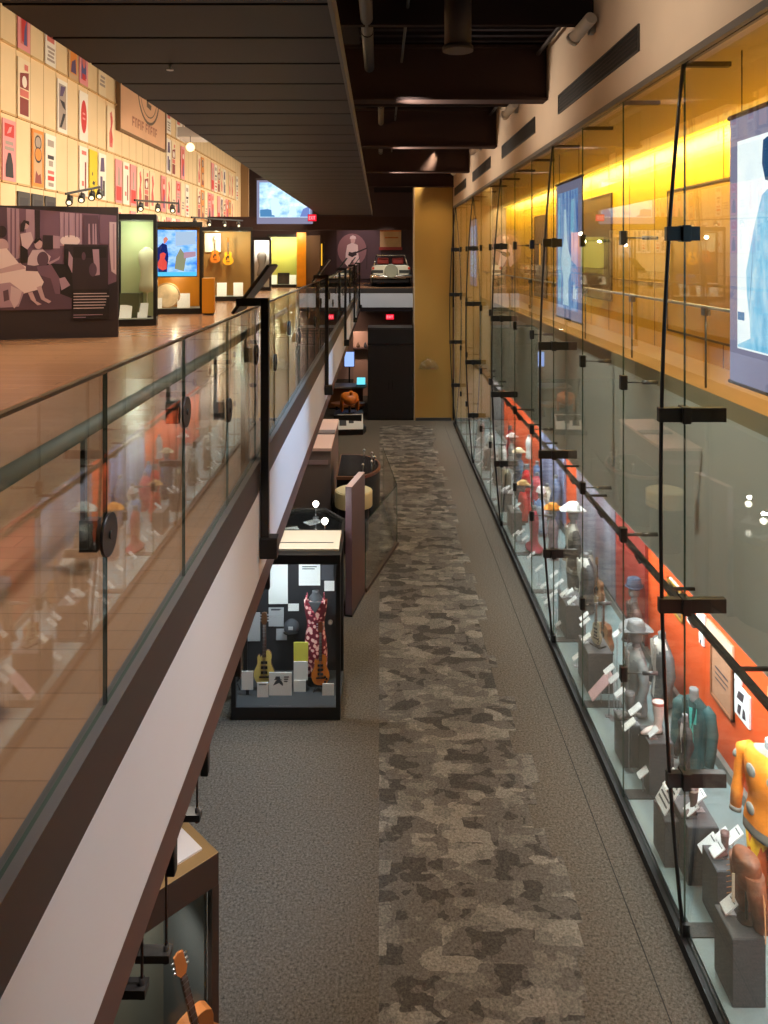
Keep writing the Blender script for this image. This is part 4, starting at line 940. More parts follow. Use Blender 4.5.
# white boards lying on the case top
t = thing('white_case_board', 'white glossy board lying on top of the dress case', 'board', (-1.12, 10.02, 2.06))
MB().box(-.52, .60, -.30, .36, 0, .03).build('board', mat('gloss_white', (244, 236, 222), .25), t, .004); MB().box(-.50, .52, -.10, -.085, .031, .036).build('groove', GREYM, t); MB().box(-.56, -.50, -.2, -.02, 0, .05).build('clip', BLACK, t)

# rotated glass case in the foreground, with a guitar inside
CORNER = t = display_case('dark framed glass case at the bottom left holding an upright guitar', -1.67, 4.60, 1.25, .62, 2.06, 0, 45, .3, .2, .05, back=GD, frame=mat('case_umber', (60, 50, 46), .45), deck=GD, topmat=mat('case_top_tan', (150, 122, 84), .5))
for x0_, x1_, c_, l_ in ((.08, .56, (226, 220, 226), 'white sheet at the aisle end of the bottom left case top'), (-.5, .02, (170, 168, 172), 'pale grey sheet on the bottom left case top behind the fascia')):
    o = MB().box(x0_, x1_, -.22, .25, 0, .012).build('paper_sheet', [mat('paper_%d' % c_[0], c_, .6)]); o.location = (-1.67, 4.60, 2.06); o.rotation_euler = (0, 0, R(45)); tag(o, l_, 'sheet')
MB().box(.555, .575, -.25, .25, .3, 1.86).build('side_panel', mat('case_side_grey', (92, 98, 98), .5), CORNER)
spot('corner_case_lamp', (-1.4, 4.75, 1.8), (-1.6, 4.6, .4), 20, NEUT, 140, 1, .04)
t = guitar('upright guitar with amber headstock inside the bottom left case', (-1.10, 4.74, .78), 45, .85, (150, 96, 50), (190, 120, 66), True, -3); gstand(t, .47); t.rotation_euler[1] = R(-12)
t = guitar('amber acoustic guitar lower left in the bottom left case', (-1.80, 4.28, .42), 45, .9, (220, 150, 50), (110, 60, 24), True, -8); gstand(t, .12)

# black octagonal glass topped case behind the dress case
t = thing('octagonal_case', 'black octagonal glass topped case behind the dress case', 'display case', (-1.22, 12.5, 0))
oc = [(.62 * math.cos(R(22.5 + 45 * k)) * 1.08, .95 * math.sin(R(22.5 + 45 * k)) * 1.05) for k in range(8)]
MB().prism(oc, 0, 1.30, 'z').build('body', BLACK, t)
rimo = MB()
for k in range(8): rimo.bar((*oc[k], 1.34), (*oc[(k + 1) % 8], 1.34), .04, .09)
rimo.build('rim', mat('rim_chrome', (120, 116, 110), .25, .8), t)
MB().prism([(x * .96, y * .96) for x, y in oc], 1.36, 1.372, 'z').build('glass_top', glass('lid_glass', (.9, .92, .92), .08), t)
for i, (x, y, a) in enumerate(((-.25, .1, 20), (.2, -.25, -15), (.1, .45, 40))):
    o = MB().box(-.14, .14, -.1, .1, 0, .01).build('caption_card', WHITE); o.location = (-1.22 + x, 12.5 + y, 1.302); o.rotation_euler = (0, 0, R(a)); tag(o, 'white card lying in the octagonal case, %s' % ('left', 'nearest the camera', 'farthest')[i], 'caption card', 'cards in the octagonal case')
def minilamp(label, loc, power, h=.22):
    t = thing('exhibit_lamp', label, 'lamp', loc)
    MB().cyl((0, 0, 0), .05, .02, 16).build('base', STEEL, t); MB().tube([(0, 0, .02), (0, 0, h)], .008, 8).build('stem', STEEL, t)
    MB().loft([(h - .03, .02, .02), (h, .045, .045), (h + .04, .05, .05), (h + .07, .02, .02)], 16).build('bulb', emis('bulb_glow', (255, 248, 230), 9), t)
    point('exhibit_glow', (loc[0], loc[1] - .02, loc[2] + h + .14), power, NEUT, .03)
minilamp('bright bare bulb on the case behind the white board', (-.86, 12.0, 1.372), 7, .26); minilamp('bright bulb at the middle of the octagonal case', (-1.08, 12.95, 1.372), 6)
# slab partition
t = thing('brown_slab', 'tall dark brown slab partition beside the aisle', 'partition', (-.45, 12.34, 0), -12.5)
MB().box(-.11, 0, 0, .88, .02, 2.08, ms=[0, 1, 2, 0, 0, 0]).build('slab', [mat('slab_brown', (88, 62, 54), .4, var=.12, scale=2), mat('slab_top', (206, 172, 160), .4), mat('slab_end', (104, 86, 98), .4)], t, .004); MB().box(-.12, .01, -.01, .89, 0, .03).build('base', BLACK, t)
# glass barrier with base strip
t = thing('glass_barrier', 'low clear glass barrier on a dark strip beside the carpet runner', 'barrier', (0, 0, 0))
bp_ = [(-.25, 13.24), (.34, 15.4), (.07, 18.4)]
for a, b in zip(bp_, bp_[1:]):
    A = Vector((*a, 0)); B = Vector((*b, 0)); d = B - A; L_ = d.length; M = Matrix.Translation(A) @ d.to_track_quat('X', 'Z').to_matrix().to_4x4()
    MB().box(0.01, L_ - .01, -.006, .006, .06, 1.2, 0, M, [1, 1, 0, 1, 0, 1]).build('glass_pane', [GLASS, EDGE], t); MB().box(0, L_, -.03, .03, 0, .07, 0, M).build('base_strip', mat('strip_brown', (70, 56, 48), .5), t)
# exhibits inside it
t = thing('round_plinth', 'cream round drum shaped plinth behind the brown slab', 'plinth', (-.52, 15.2, 0))
MB().cyl((0, 0, .86), .37, .3, 36).build('drum', mat('drum_cream', (216, 200, 150), .5), t, .01); MB().cyl((0, 0, 0), .3, .86, 28).build('base', BLACK, t); MB().cyl((0, 0, 1.16), .34, .012, 36).build('lid', mat('lid_cream', (226, 214, 176), .4), t)
t = thing('curved_counter', 'dark rounded counter with brown rim inside the glass barrier', 'counter', (-.62, 17.3, 0))
cu_ = [(.62 * math.cos(R(a)), .9 * math.sin(R(a))) for a in range(-90, 91, 10)] + [(-.3, .9), (-.3, -.9)]
MB().prism(cu_, 0, 1.02, 'z').build('body', mat('counter_black', (34, 32, 32), .25), t); MB().prism([(x * 1.03, y * 1.03) for x, y in cu_], 1.02, 1.08, 'z').build('rim', mat('counter_brown', (110, 72, 54), .35), t); MB().prism([(x * .95, y * .95) for x, y in cu_], 1.081, 1.09, 'z').build('top', mat('counter_black', (34, 32, 32), .25), t)
m = MB()
for a in range(-60, 61, 30): m.cyl((.5 * math.cos(R(a)), .72 * math.sin(R(a)), 1.08), .014, .16, 10); m.loft([(1.23, .02, .02), (1.26, .035, .035), (1.29, .01, .01)], 12, M=Matrix.Translation((.5 * math.cos(R(a)), .72 * math.sin(R(a)), 0)))
m.build('chrome_stem', STEEL, t)
t = thing('grey_cabinet', 'grey cabinet with pinkish top under the gallery edge', 'cabinet', (-1.5, 18.4, 0))
MB().box(-.45, .42, -1.5, 1.5, .06, 1.5).build('body', mat('cabinet_grey', (124, 110, 108), .5), t, .005); MB().box(-.46, .43, -1.52, 1.5, 1.5, 1.56).build('top', mat('cabinet_pink', (226, 190, 178), .5), t); MB().box(-.42, .39, -1.46, 1.46, 0, .06).build('plinth', BLACK, t)
MB().box(-.40, .36, -1.512, -1.50, 1.2, 1.3).build('label_band', mat('band_mauve', (158, 136, 140), .5), t); MB().box(-.30, .43, -.2, .1, 1.56, 1.6).build('divider', mat('cabinet_grey', (124, 110, 108), .5), t)
# black plinth with caption panel and leather exhibit
t = thing('black_plinth', 'black plinth with slanted white caption panel at the far left of the aisle', 'plinth', (-1.0, 25.2, 0))
MB().prism([(-.55, -.45), (.45, -.35), (.55, .1), (.45, .6), (-.55, .6)], 0, .16, 'z').build('base', BLACK, t); MB().prism([(-.50, -.35), (.40, -.3), (.46, .1), (.40, .55), (-.50, .55)], .16, .62, 'z').build('body', BLACK, t)
M = Matrix.Translation((.06, -.46, .2)) @ Matrix.Rotation(R(5), 4, 'Z') @ Matrix.Rotation(R(-30), 4, 'X')
c = MB().box(-.42, .40, 0, .015, 0, .5, 0, M).build('caption_panel', WHITE, t); m = MB(); m.box(-.36, -.14, -.002, 0, .12, .42, 0, M); m.box(-.06, .10, -.002, 0, .2, .36, 0, M); m.build('print', CARDT, c)
t = thing('leather_saddle', 'orange brown tooled leather saddle shape on the black plinth', 'saddle', (-1.0, 25.3, .62), 15)
sd = mat('saddle_leather', (190, 104, 34), .35, var=.35, scale=7)
MB().loft([(.26, .10, .2), (.34, .24, .34), (.48, .30, .36), (.60, .27, .28), (.66, .20, .16), (.68, .05, .04)], 24).build('seat', sd, t)
for s_ in (-1, 1): MB().loft([(.05, .03, .08), (.12, .05, .16), (.3, .05, .2), (.45, .04, .18)], 16, M=Matrix.Translation((s_ * .26, 0, 0))).build('flap', sd, t)
m = MB(); m.cyl((0, 0, 0), .16, .02, 20); m.cyl((0, 0, .02), .04, .26, 12); m.build('stand', BLACK, t)
m = MB(); m.tube([(0, -.2, .62), (0, -.24, .74)], [.04, .06], 12); m.build('horn', sd, t)
# far lower room
t = thing('black_cabinet', 'big black double door cabinet at the far end of the aisle', 'cabinet', (.37, 27.0, 0))
MB().box(-.80, .80, .03, 1.2, 0, 3.24).build('body', mat('cabinet_black', (24, 22, 24), .35), t, .01)
for s_ in (-1, 1):
    d_ = MB().box(s_ * .012, s_ * .79, 0, .028, .06, 2.62).build('door', mat('cabinet_door', (30, 27, 28), .3), t)
    MB().box(s_ * .05, s_ * .07, -.03, -.002, 1.1, 1.4).build('handle', DARKC, d_)
MB().box(-.81, .81, -.02, 1.22, 2.66, 2.70).build('band', DARKC, t); MB().box(-.79, .79, 0, .03, 2.72, 3.2).build('fascia_panel', mat('cabinet_door', (30, 27, 28), .3), t)
t = thing('wall_monitor', 'bluish white monitor glowing under the far gallery', 'monitor', (-1.22, 30.6, 1.35))
MB().box(-.21, .21, 0, .05, 0, .62).build('housing', BLACK, t); MB().box(-.19, .19, -.004, 0, .02, .6).build('picture', emis('monitor_blue', (150, 180, 250), 1.2), t); MB().box(-.03, .03, .05, .1, -1.35, .4).build('stand', BLACK, t); MB().box(-.2, .2, -.1, .2, -1.35, -1.32).build('foot', BLACK, t)
t = thing('table_display', 'cyan lit tablet on the low display table', 'screen', (-.72, 29.2, .86))
MB().box(-.17, .17, -.13, .13, 0, .03).build('housing', BLACK, t)
M = Matrix.Translation((0, 0, .03)) @ Matrix.Rotation(R(50), 4, 'X'); MB().box(-.16, .16, 0, .3, 0, .015, 0, M).build('screen', emis('tablet_cyan', (110, 220, 240), 1.2), t)
t = thing('display_table', 'white topped low display table under the far gallery', 'table', (-1.25, 29.3, 0))
MB().box(-.85, .75, -.45, .45, .80, .86).build('top', mat('table_white', (226, 214, 206), .4), t, .01); MB().box(-.7, .6, -.3, .3, .05, .80).build('body', mat('table_wood', (150, 96, 58), .5), t); MB().box(-.66, .56, -.26, .26, 0, .05).build('plinth', BLACK, t)
t = thing('oval_bench', 'brown oval wooden bench in front of the display table', 'bench', (-1.15, 27.6, 0))
MB().prism([(.62 * math.cos(R(a)), .34 * math.sin(R(a))) for a in range(0, 360, 15)], .42, .5, 'z').build('seat', mat('bench_wood', (150, 92, 50), .4, var=.15, scale=4), t)
for x in (-.4, .4): MB().cyl((x, 0, 0), .05, .42, 12).build('leg', BLACK, t)
t = thing('wall_shelf', 'dark shelf with small exhibits under the far gallery', 'shelf', (-.6, 31.6, 1.95))
MB().box(-.5, .5, -.15, .15, 0, .05).build('board', BROWNS, t); MB().box(-.5, .5, .15, .18, -1.95, .7).build('back', mat('shelf_back', (190, 150, 130), .6), t)
for i, x in enumerate((-.3, .0, .3)):
    o = MB().loft([(0, .05, .05), (.06, .08, .08), (.16, .05, .05), (.22, .03, .03)], 14).build('small_vase', mat('vase_%d' % i, ((120, 90, 70), (70, 70, 76), (170, 130, 110))[i], .4)); o.location = (-.6 + x, 31.58, 2.0)
    tag(o, '%s small vessel on the dark far shelf' % ('brown', 'grey', 'tan')[i], 'vessel')
t = thing('ceiling_lamp', 'bright small downlight under the gallery edge near the far monitor', 'lamp', (-1.0, 26.0, 3.30))
MB().cyl((0, 0, 0), .07, .08, 16).build('housing', BLACK, t); MB().cyl((0, 0, -.012), .06, .012, 16).build('lens', emis('down_glow', (255, 246, 226), 12), t)
exit_sign('red lit exit sign under the far gallery above the black cabinet', (.43, 33.25, 3.006), .36, .24)
# clear half dome on the column
t = thing('clear_dome', 'clear half dome on the tan column', 'dome', (1.7, 27, 1.83))
MB().loft([(0, .36, .16), (.08, .35, .155), (.2, .30, .13), (.3, .2, .09), (.36, .09, .04), (.38, .02, .01)], 28, M=Matrix.Translation((0, -.16, 0)), cap=False).build('dome', glass('dome_glass', (.95, .96, .95), .1), t)
MB().box(-.37, .37, -.33, 0, -.03, 0).build('bracket', CGLASS, t)
# white car on the far gallery
t = thing('white_car', 'white vintage open car shown tail first with round spare wheel cover', 'car', (.5, 35.8, UF))
CW = mat('car_white', (226, 220, 196), .25, coat=.6); CH = mat('car_chrome', (206, 200, 190), .18, .9); CD = mat('car_dark', (46, 46, 40), .5); CR = mat('car_red_seat', (150, 40, 32), .5)
b = MB()
prof = [(.38, .70), (.55, .84), (.72, .90), (.86, .90), (.94, .84), (.98, .70)]
for y0, y1, s0, s1 in ((-1.2, -.9, .93, .98), (-.9, .6, .98, 1.0), (.6, 2.6, 1.0, .98), (2.6, 3.2, .98, .92)):
    A = [(-w * s0, z) for z, w in prof] + [(w * s0, z) for z, w in prof[::-1]]; B = [(-w * s1, z) for z, w in prof] + [(w * s1, z) for z, w in prof[::-1]]; n_ = len(A)
    b.add([(x, y0, z) for x, z in A] + [(x, y1, z) for x, z in B], [tuple(range(n_))[::-1], tuple(range(n_, 2 * n_))] + [(i, (i + 1) % n_, n_ + (i + 1) % n_, n_ + i) for i in range(n_)])
b.build('body', CW, t, .02)
MB().box(-.72, .72, .1, 2.0, .982, 1.0).build('cabin_floor', CD, t)
f = MB()
for s_ in (-1, 1): f.tube([(s_ * .78, .1, .96), (s_ * .66, .35, 1.42)], .03, 10)
f.tube([(-.66, .35, 1.42), (.66, .35, 1.42)], .03, 10); f.build('window_frame', CH, t); MB().ngon([(-.76, .1, .97), (.76, .1, .97), (.65, .34, 1.41), (-.65, .34, 1.41)]).build('window_glass', CGLASS, t)
for s_ in (-1, 1): MB().box(s_ * .08, s_ * .62, .7, .95, 1.0, 1.3).build('seat', CR, t, .05)
MB().tube([(-.92, -1.3, .50), (-.5, -1.34, .48), (.5, -1.34, .48), (.92, -1.3, .50)], .075, 12).build('bumper', CH, t)
for s_ in (-1, 1):
    MB().box(s_ * .36, s_ * .86, -1.22, -1.19, .62, .76).build('tail_panel', CD, t); MB().cyl((s_ * .80, -1.23, .84), .055, .03, 16, axis='y').build('lamp', mat('car_lamp', (200, 60, 40), .3), t)
    for y_ in (-.3, 2.4):
        w_ = MB().cyl((s_ * .66, y_, .34), .34, s_ * .24, 28, axis='x').build('wheel', DBLACK, t); MB().cyl((s_ * .905, y_, .34), .2, s_ * .01, 24, axis='x').build('whitewall', CW, w_)
MB().prism([(.31 * math.cos(R(a)), .72 + .31 * math.sin(R(a))) for a in range(0, 360, 15)], -1.44, -1.22, 'y').build('spare_wheel_cover', mat('spare_cover', (136, 136, 116), .35), t, .03)
MB().box(-.8, .8, -1.1, 3, .2, .38).build('chassis', DBLACK, t)
st = thing('display_turntable', 'low dark platform under the white car', 'platform', (.5, 36.6, UF - .004)); st.location.z = UF - .004
MB().prism([(1.3 * math.cos(R(a)), 2.4 * math.sin(R(a))) for a in range(0, 360, 12)], 0, .004, 'z').build('deck', BLACK, st)
# wall art at the far end
t = thing('framed_painting', 'orange and cream landscape board with red base above the car', 'painting', (.55, 39.96, UF + 1.85))
MB().box(-.55, .55, -.04, 0, 0, 1.15, ).build('board', mat('art_cream', (206, 168, 120), .7, var=.15, scale=2), t); m = MB(); m.box(-.55, .55, -.045, -.041, .8, 1.1); m.box(-.3, .4, -.045, -.041, .45, .52); m.build('print', mat('art_orange', (196, 110, 50), .7, var=.3, scale=3), t); MB().box(-.6, .6, -.1, 0, -.16, 0).build('red_base', mat('art_red', (150, 44, 34), .6), t)
t = thing('performer_mural', 'printed wall mural of a person in white performing with guitar in spotlight', 'mural', (-1.15, 39.97, UF + .7))
MB().box(-1.1, 1.2, -.03, 0, -.5, 2.3).build('board', mat('mural_plum', (84, 60, 66), .7), t)
SK = mat('mural_skin', (226, 184, 176), .7); SW = mat('mural_white', (240, 214, 210), .7); SD = mat('mural_dark', (60, 44, 46), .7); SL = mat('mural_halo', (150, 108, 112), .7)
m = MB(); kk = [0]
def mu(poly, i): kk[0] += 1; m.ngon([(x, -.032 - .001 * kk[0], z) for x, z in poly], i)
mu([(-.3 + .75 * math.cos(R(a)), 1.0 + .85 * math.sin(R(a))) for a in range(0, 360, 15)], 3)
mu([(-.62, .85), (-.55, 1.25), (-.28, 1.38), (0, 1.25), (.02, .8), (.12, .2), (-.1, .1), (-.3, .5), (-.5, .1), (-.66, .3)], 1)
mu([(-.36, 1.36), (-.16, 1.36), (-.12, 1.56), (-.24, 1.66), (-.38, 1.58)], 0); mu([(-.42, 1.56), (-.08, 1.58), (-.12, 1.70), (-.26, 1.76), (-.4, 1.68)], 1)
mu([(-.5, .72), (-.3, .62), (-.06, .74), (-.1, .92), (-.3, .86), (-.46, .9)], 2); mu([(-.1, .8), (.46, 1.05), (.46, 1.12), (-.1, .9)], 2); mu([(.44, .0), (.48, .0), (.5, 1.2), (.46, 1.2)], 2)
m.build('printed_person', [SK, SW, SD, SL], t)
# ================================================================ SHOWCASE: garments, pedestals, cards
FZ = .12
FLAME, nt, b_, N, L = nodes('flame_cloth')
tc = N('ShaderNodeTexCoord'); mp = N('ShaderNodeMapping'); mp.inputs['Scale'].default_value = (9, 9, 3.2); L(tc.outputs['Object'], mp.inputs[0]); nn = N('ShaderNodeTexNoise'); nn.inputs['Scale'].default_value = 1; L(mp.outputs[0], nn.inputs['Vector'])
r = N('ShaderNodeValToRGB'); r.color_ramp.interpolation = 'CONSTANT'; e = r.color_ramp.elements; e[0].color = (*lin((206, 84, 24)), 1); e[1].position = .5; e[1].color = (*lin((232, 176, 24)), 1)
L(nn.outputs['Fac'], r.inputs[0]); L(r.outputs[0], b_.inputs['Base Color']); b_.inputs['Roughness'].default_value = .7
FORM = mat('form_cloth', (120, 120, 120), .8)
def garment(label, loc, cat='costume', h=.8, w=.23, rz=-90, col=(120, 120, 118), trim=None, shirt=None, yoke=None, sleeves=True, hat=None, pants=None, flare=1.05, neck=True, lift=None, bump=.15, emblem=None, scol=None, name='costume_figure'):
    """garment on a dress form; origin at the stand's foot, front towards local -Y; h from hem to shoulder"""
    t = thing(name, label, cat, loc, rz); k = h / .8; d = w * .56
    z0 = .06 if lift is None else lift
    cm = mat('cloth_%d_%d_%d' % col, col, .75, var=.14, scale=9, bump=bump)
    tm = mat('cloth_%d_%d_%d' % trim, trim, .7, var=.1, scale=9) if trim else cm
    shm = mat('cloth_%d_%d_%d' % shirt, shirt, .75, var=.1, scale=9) if shirt else cm
    ym = mat('cloth_%d_%d_%d' % yoke, yoke, .75, var=.12, scale=9) if yoke else cm
    def mf(tt, a):
        a = abs(a)
        if tt > .86 and a < 100 and trim: return 1
        if shirt and tt > .30 and a < 10 + 34 * max(0, tt - .45): return 2
        if trim and a < (16 + 34 * max(0, tt - .45)) and tt > .05: return 1
        if yoke and tt > (.93 if emblem else .66): return 3
        if yoke and tt < .10: return 3
        return 0
    secs = [(z0, w * flare, d * flare), (z0 + .12 * k, w * 1.0, d), (z0 + .3 * k, w * .84, d * .86), (z0 + .5 * k, w * .97, d * 1.02), (z0 + .64 * k, w * 1.03, d * .95), (z0 + .73 * k, w * .95, d * .74), (z0 + .79 * k, w * .55, d * .56), (z0 + .82 * k, w * .30, d * .46)]
    MB().loft(secs, 32, mf, wob=.05, sub=4).build('jacket', [cm, tm, shm, ym], t)
    if sleeves:
        for s in (-1, 1):
            sl = MB().tube([(s * w * .80, 0, z0 + .73 * k), (s * w * 1.10, .0, z0 + .66 * k), (s * w * 1.26, .015, z0 + .45 * k), (s * w * 1.28, -.03, z0 + .26 * k), (s * w * 1.22, -.07, z0 + .10 * k)], [.05 * k, .072 * k, .066 * k, .056 * k, .05 * k], 14)
            so = sl.build('sleeve', mat('cloth_%d_%d_%d' % scol, scol, .75) if scol else cm, t)
            MB().tube([(s * w * 1.222, -.068, z0 + .12 * k), (s * w * 1.218, -.074, z0 + .08 * k)], [.054 * k, .055 * k], 14).build('cuff', ym if yoke else tm, so)
    if trim:
        for s in (-1, 1):
            MB().prism([(s * .01, z0 + .46 * k), (s * w * .34, z0 + .66 * k), (s * w * .42, z0 + .78 * k), (s * w * .20, z0 + .80 * k), (s * w * .10, z0 + .64 * k)], -d * 1.12, -d * .9, 'y').build('lapel', tm, t, .004)
    if emblem:
        ec = mat('cloth_%d_%d_%d' % emblem, emblem, .7)
        for (x, z, r_) in ((-w * .45, .58, .062), (w * .45, .58, .062), (-w * .5, .22, .05), (w * .5, .22, .05)):
            MB().loft([(-.02, r_ * .6, r_ * .6), (-.005, r_, r_), (.008, r_ * .9, r_ * .9), (.014, r_ * .5, r_ * .5)], 18, M=Matrix.Translation((x, -d * .93 * math.sqrt(max(.05, 1 - (x / w) ** 2)), z0 + z * k)) @ Matrix.Rotation(math.atan2(x * d * d, w * w * d * .9), 4, 'Z') @ Matrix.Rotation(R(90), 4, 'X')).build('emblem', ec, t)
        for s in (-1, 1): MB().loft([(-.05, .03, .04), (-.02, .055, .06), (.0, .05, .055), (.008, .025, .03)], 18, M=Matrix.Translation((s * (w * 1.16 + .062 * k), 0, z0 + .60 * k)) @ Matrix.Rotation(R(70 * s), 4, 'Y')).build('emblem', ec, t)
    if pants:
        pm_ = FLAME if name == 'western_suit' else mat('cloth_%d_%d_%d' % pants, pants, .7, var=.25, scale=10)
        for s in (-1, 1): MB().tube([(s * w * .42, 0, z0 + .05), (s * w * .46, .01, z0 - .3), (s * w * .48, .02, .04)], [w * .50, w * .40, w * .42], 18).build('trouser_leg', pm_, t)
    if neck: MB().loft([(z0 + .76 * k, .06 * k, .06 * k), (z0 + .84 * k, .052 * k, .052 * k), (z0 + .90 * k, .05 * k, .05 * k), (z0 + .91 * k, .02, .02)], 18).build('neck_form', FORM, t)
    if hat:
        hc, kind = hat; hm = mat('felt_%d_%d_%d' % hc, hc, .8, bump=.1); zt = z0 + .95 * k
        MB().loft([(zt - .06 * k, .07 * k, .08 * k), (zt + .02, .075 * k, .09 * k), (zt + .10 * k, .06 * k, .07 * k)], 18).build('head_form', FORM, t)
        b = MB()
        vs = []; n_ = 36; ra = .11 * k; rb = .21 * k if kind == 'brim' else .13 * k
        for j, (rr_, up) in enumerate(((ra, 0), ((ra + rb) / 2, .0), (rb, .035 if kind == 'brim' else -.02))):
            for i in range(n_):
                a = 2 * math.pi * i / n_; side = abs(math.cos(a)); vs.append((rr_ * math.cos(a) * .92, rr_ * math.sin(a) * 1.1, zt + .10 * k + up * (side ** 2 * 1.8 - .3)))
        b.add(vs, [(j * n_ + i, j * n_ + (i + 1) % n_, (j + 1) * n_ + (i + 1) % n_, (j + 1) * n_ + i) for j in range(2) for i in range(n_)], 0, True)
        b.loft([(zt + .095 * k, .108 * k, .125 * k), (zt + .16 * k, .10 * k, .115 * k), (zt + .215 * k, .085 * k, .10 * k), (zt + .235 * k, .05 * k, .07 * k), (zt + .222 * k, .015, .03)], 28)
        ho = b.build('hat', hm, t); sm_ = ho.modifiers.new('solid', 'SOLIDIFY'); sm_.thickness = .006
    m = MB(); m.cyl((0, 0, 0), .12, .015, 24); m.cyl((0, 0, .015), .013, z0 + .1, 10); m.build('stand', STEEL, t)
    return t
def pedestal(label, px0, px1, pyb, pyt, depth=.3, wd=None, group='dark grey pedestals in the showcase'):
    """front face spans px0..px1, its foot at pyb, its top edge at pyt"""
    Y = PX * (H - FZ) / (pyb - 255); x0 = (px0 - 380) * Y / PX; x1 = (px1 - 380) * Y / PX; x0 = max(x0, 2.66)
    zt = H - (pyt - 255) * Y / PX
    t = thing('pedestal', label, 'pedestal', ((x0 + x1) / 2, Y, FZ), 0, group); w = max(x1 - x0, .2) / 2
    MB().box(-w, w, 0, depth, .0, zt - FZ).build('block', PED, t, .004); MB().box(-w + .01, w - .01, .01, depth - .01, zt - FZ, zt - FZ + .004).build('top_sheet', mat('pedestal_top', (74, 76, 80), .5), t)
    return (x0 + x1) / 2, Y, zt + .004
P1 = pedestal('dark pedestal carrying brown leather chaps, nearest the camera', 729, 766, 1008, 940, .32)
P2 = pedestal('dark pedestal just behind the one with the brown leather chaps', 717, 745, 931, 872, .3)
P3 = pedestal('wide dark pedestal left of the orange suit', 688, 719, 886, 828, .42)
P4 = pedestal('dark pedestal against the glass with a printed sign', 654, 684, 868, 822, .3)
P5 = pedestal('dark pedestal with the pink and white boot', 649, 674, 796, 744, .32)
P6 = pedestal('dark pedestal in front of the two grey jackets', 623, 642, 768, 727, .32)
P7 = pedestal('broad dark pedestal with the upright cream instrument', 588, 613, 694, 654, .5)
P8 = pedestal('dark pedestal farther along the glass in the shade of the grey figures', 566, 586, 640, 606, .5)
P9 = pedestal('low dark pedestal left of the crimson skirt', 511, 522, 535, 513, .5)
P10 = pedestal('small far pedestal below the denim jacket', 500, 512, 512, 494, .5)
# costumes
def gp(label, px, py, X, h=.8, **k):
    """px, py: where the middle of the shoulders shows in the picture; X: distance behind the glass line"""
    Y = X * PX / (px - 380); zs = H - (py - 255) * Y / PX
    lift = max(.05, zs - FZ - .77 * h / .8)
    return garment(label, (X, Y, FZ), h=h, lift=lift, **k)
garment('orange western suit jacket with grey emblems over flame trousers', (3.36, 6.62, FZ), h=.74, w=.24, col=(236, 134, 30), yoke=(128, 122, 112), emblem=(140, 138, 130), pants=(226, 160, 24), lift=.68, rz=-62, name='western_suit', cat='costume')
gp('teal jacket with aqua shirt on a low stand before the orange wall', 694, 712, 3.46, .76, w=.155, col=(54, 86, 86), shirt=(84, 190, 176), trim=(40, 70, 70), rz=-45)
gp('slim black and grey jacket standing left of the teal jacket', 685, 722, 3.24, .5, w=.08, col=(48, 46, 48), shirt=(200, 196, 190))
gp('pale grey jacket under a grey hat, middle of the showcase', 636, 650, 3.18, .74, w=.21, col=(122, 126, 126), trim=(160, 162, 158), hat=((118, 118, 118), 'brim'))
gp('grey fringed jacket with pale scarf beside the pale grey jacket', 662, 650, 3.57, .76, w=.20, col=(98, 98, 98), trim=(200, 194, 184))
gp('tall dark brown costume with blue cap before the dark red panel', 634, 604, 3.60, .72, w=.15, col=(92, 64, 56), trim=(66, 50, 48), hat=((58, 68, 88), 'cap'))
gp('dark jacket with white bow trim, right of the white hatted figure', 586, 560, 3.30, .68, w=.21, col=(62, 62, 66), trim=(206, 202, 192), pants=(70, 72, 76))
gp('black embroidered jacket with cream trim and a white hat', 573, 526, 3.26, .78, w=.20, col=(62, 58, 56), trim=(206, 198, 182), yoke=(150, 144, 132), hat=((222, 220, 212), 'brim'), pants=(80, 78, 76))
gp('mauve grey dress figure with orange hat', 553, 521, 3.24, .66, w=.16, col=(146, 128, 136), hat=((232, 150, 40), 'brim'), pants=(126, 114, 120), sleeves=False)
gp('pale blue caped costume beside the orange hatted figure', 541, 511, 3.30, .6, w=.22, col=(190, 208, 226), trim=(120, 150, 190), hat=((226, 226, 226), 'cap'), pants=(160, 176, 196))
gp('crimson flared dress low beside the glass', 534, 532, 2.96, .72, w=.15, col=(168, 40, 66), flare=2.0, sleeves=False)
gp('bright red shirt with a straw hat', 523, 513, 3.06, .55, w=.18, col=(226, 48, 44), hat=((222, 176, 110), 'brim'), pants=(120, 40, 44))
gp('scarlet evening dress behind the straw hatted figure', 526, 484, 3.22, .9, w=.17, col=(220, 34, 40), flare=1.4, sleeves=False)
gp('pink costume right of the scarlet dress', 537, 492, 3.50, .7, w=.16, col=(206, 90, 100), pants=(190, 80, 92))
gp('faded blue denim jacket with white straw hat', 519, 461, 3.26, .6, w=.23, col=(70, 98, 126), trim=(54, 78, 104), hat=((232, 212, 170), 'brim'), pants=(50, 66, 92))
gp('blue jean costume right of the denim jacket', 537, 466, 3.68, .7, w=.15, col=(74, 104, 146), pants=(74, 104, 146))
gp('white ruffled costume far along the showcase', 503, 447, 3.12, .6, w=.18, col=(216, 220, 212), trim=(160, 170, 160), pants=(170, 176, 166))
gp('grey costume with white hat far along the showcase', 512, 454, 3.52, .6, w=.18, col=(150, 154, 150), hat=((228, 232, 226), 'brim'), pants=(120, 124, 120))
gp('olive brown costume near the glass in the far showcase', 507, 475, 2.98, .6, w=.17, col=(98, 92, 74), trim=(170, 160, 130))
gp('silver grey costume at the far end of the showcase', 481, 443, 3.06, .7, w=.18, col=(170, 176, 174), pants=(140, 146, 146))
gp('white bust before the far orange wall', 529, 438, 3.62, .5, w=.14, col=(222, 222, 216), sleeves=False)
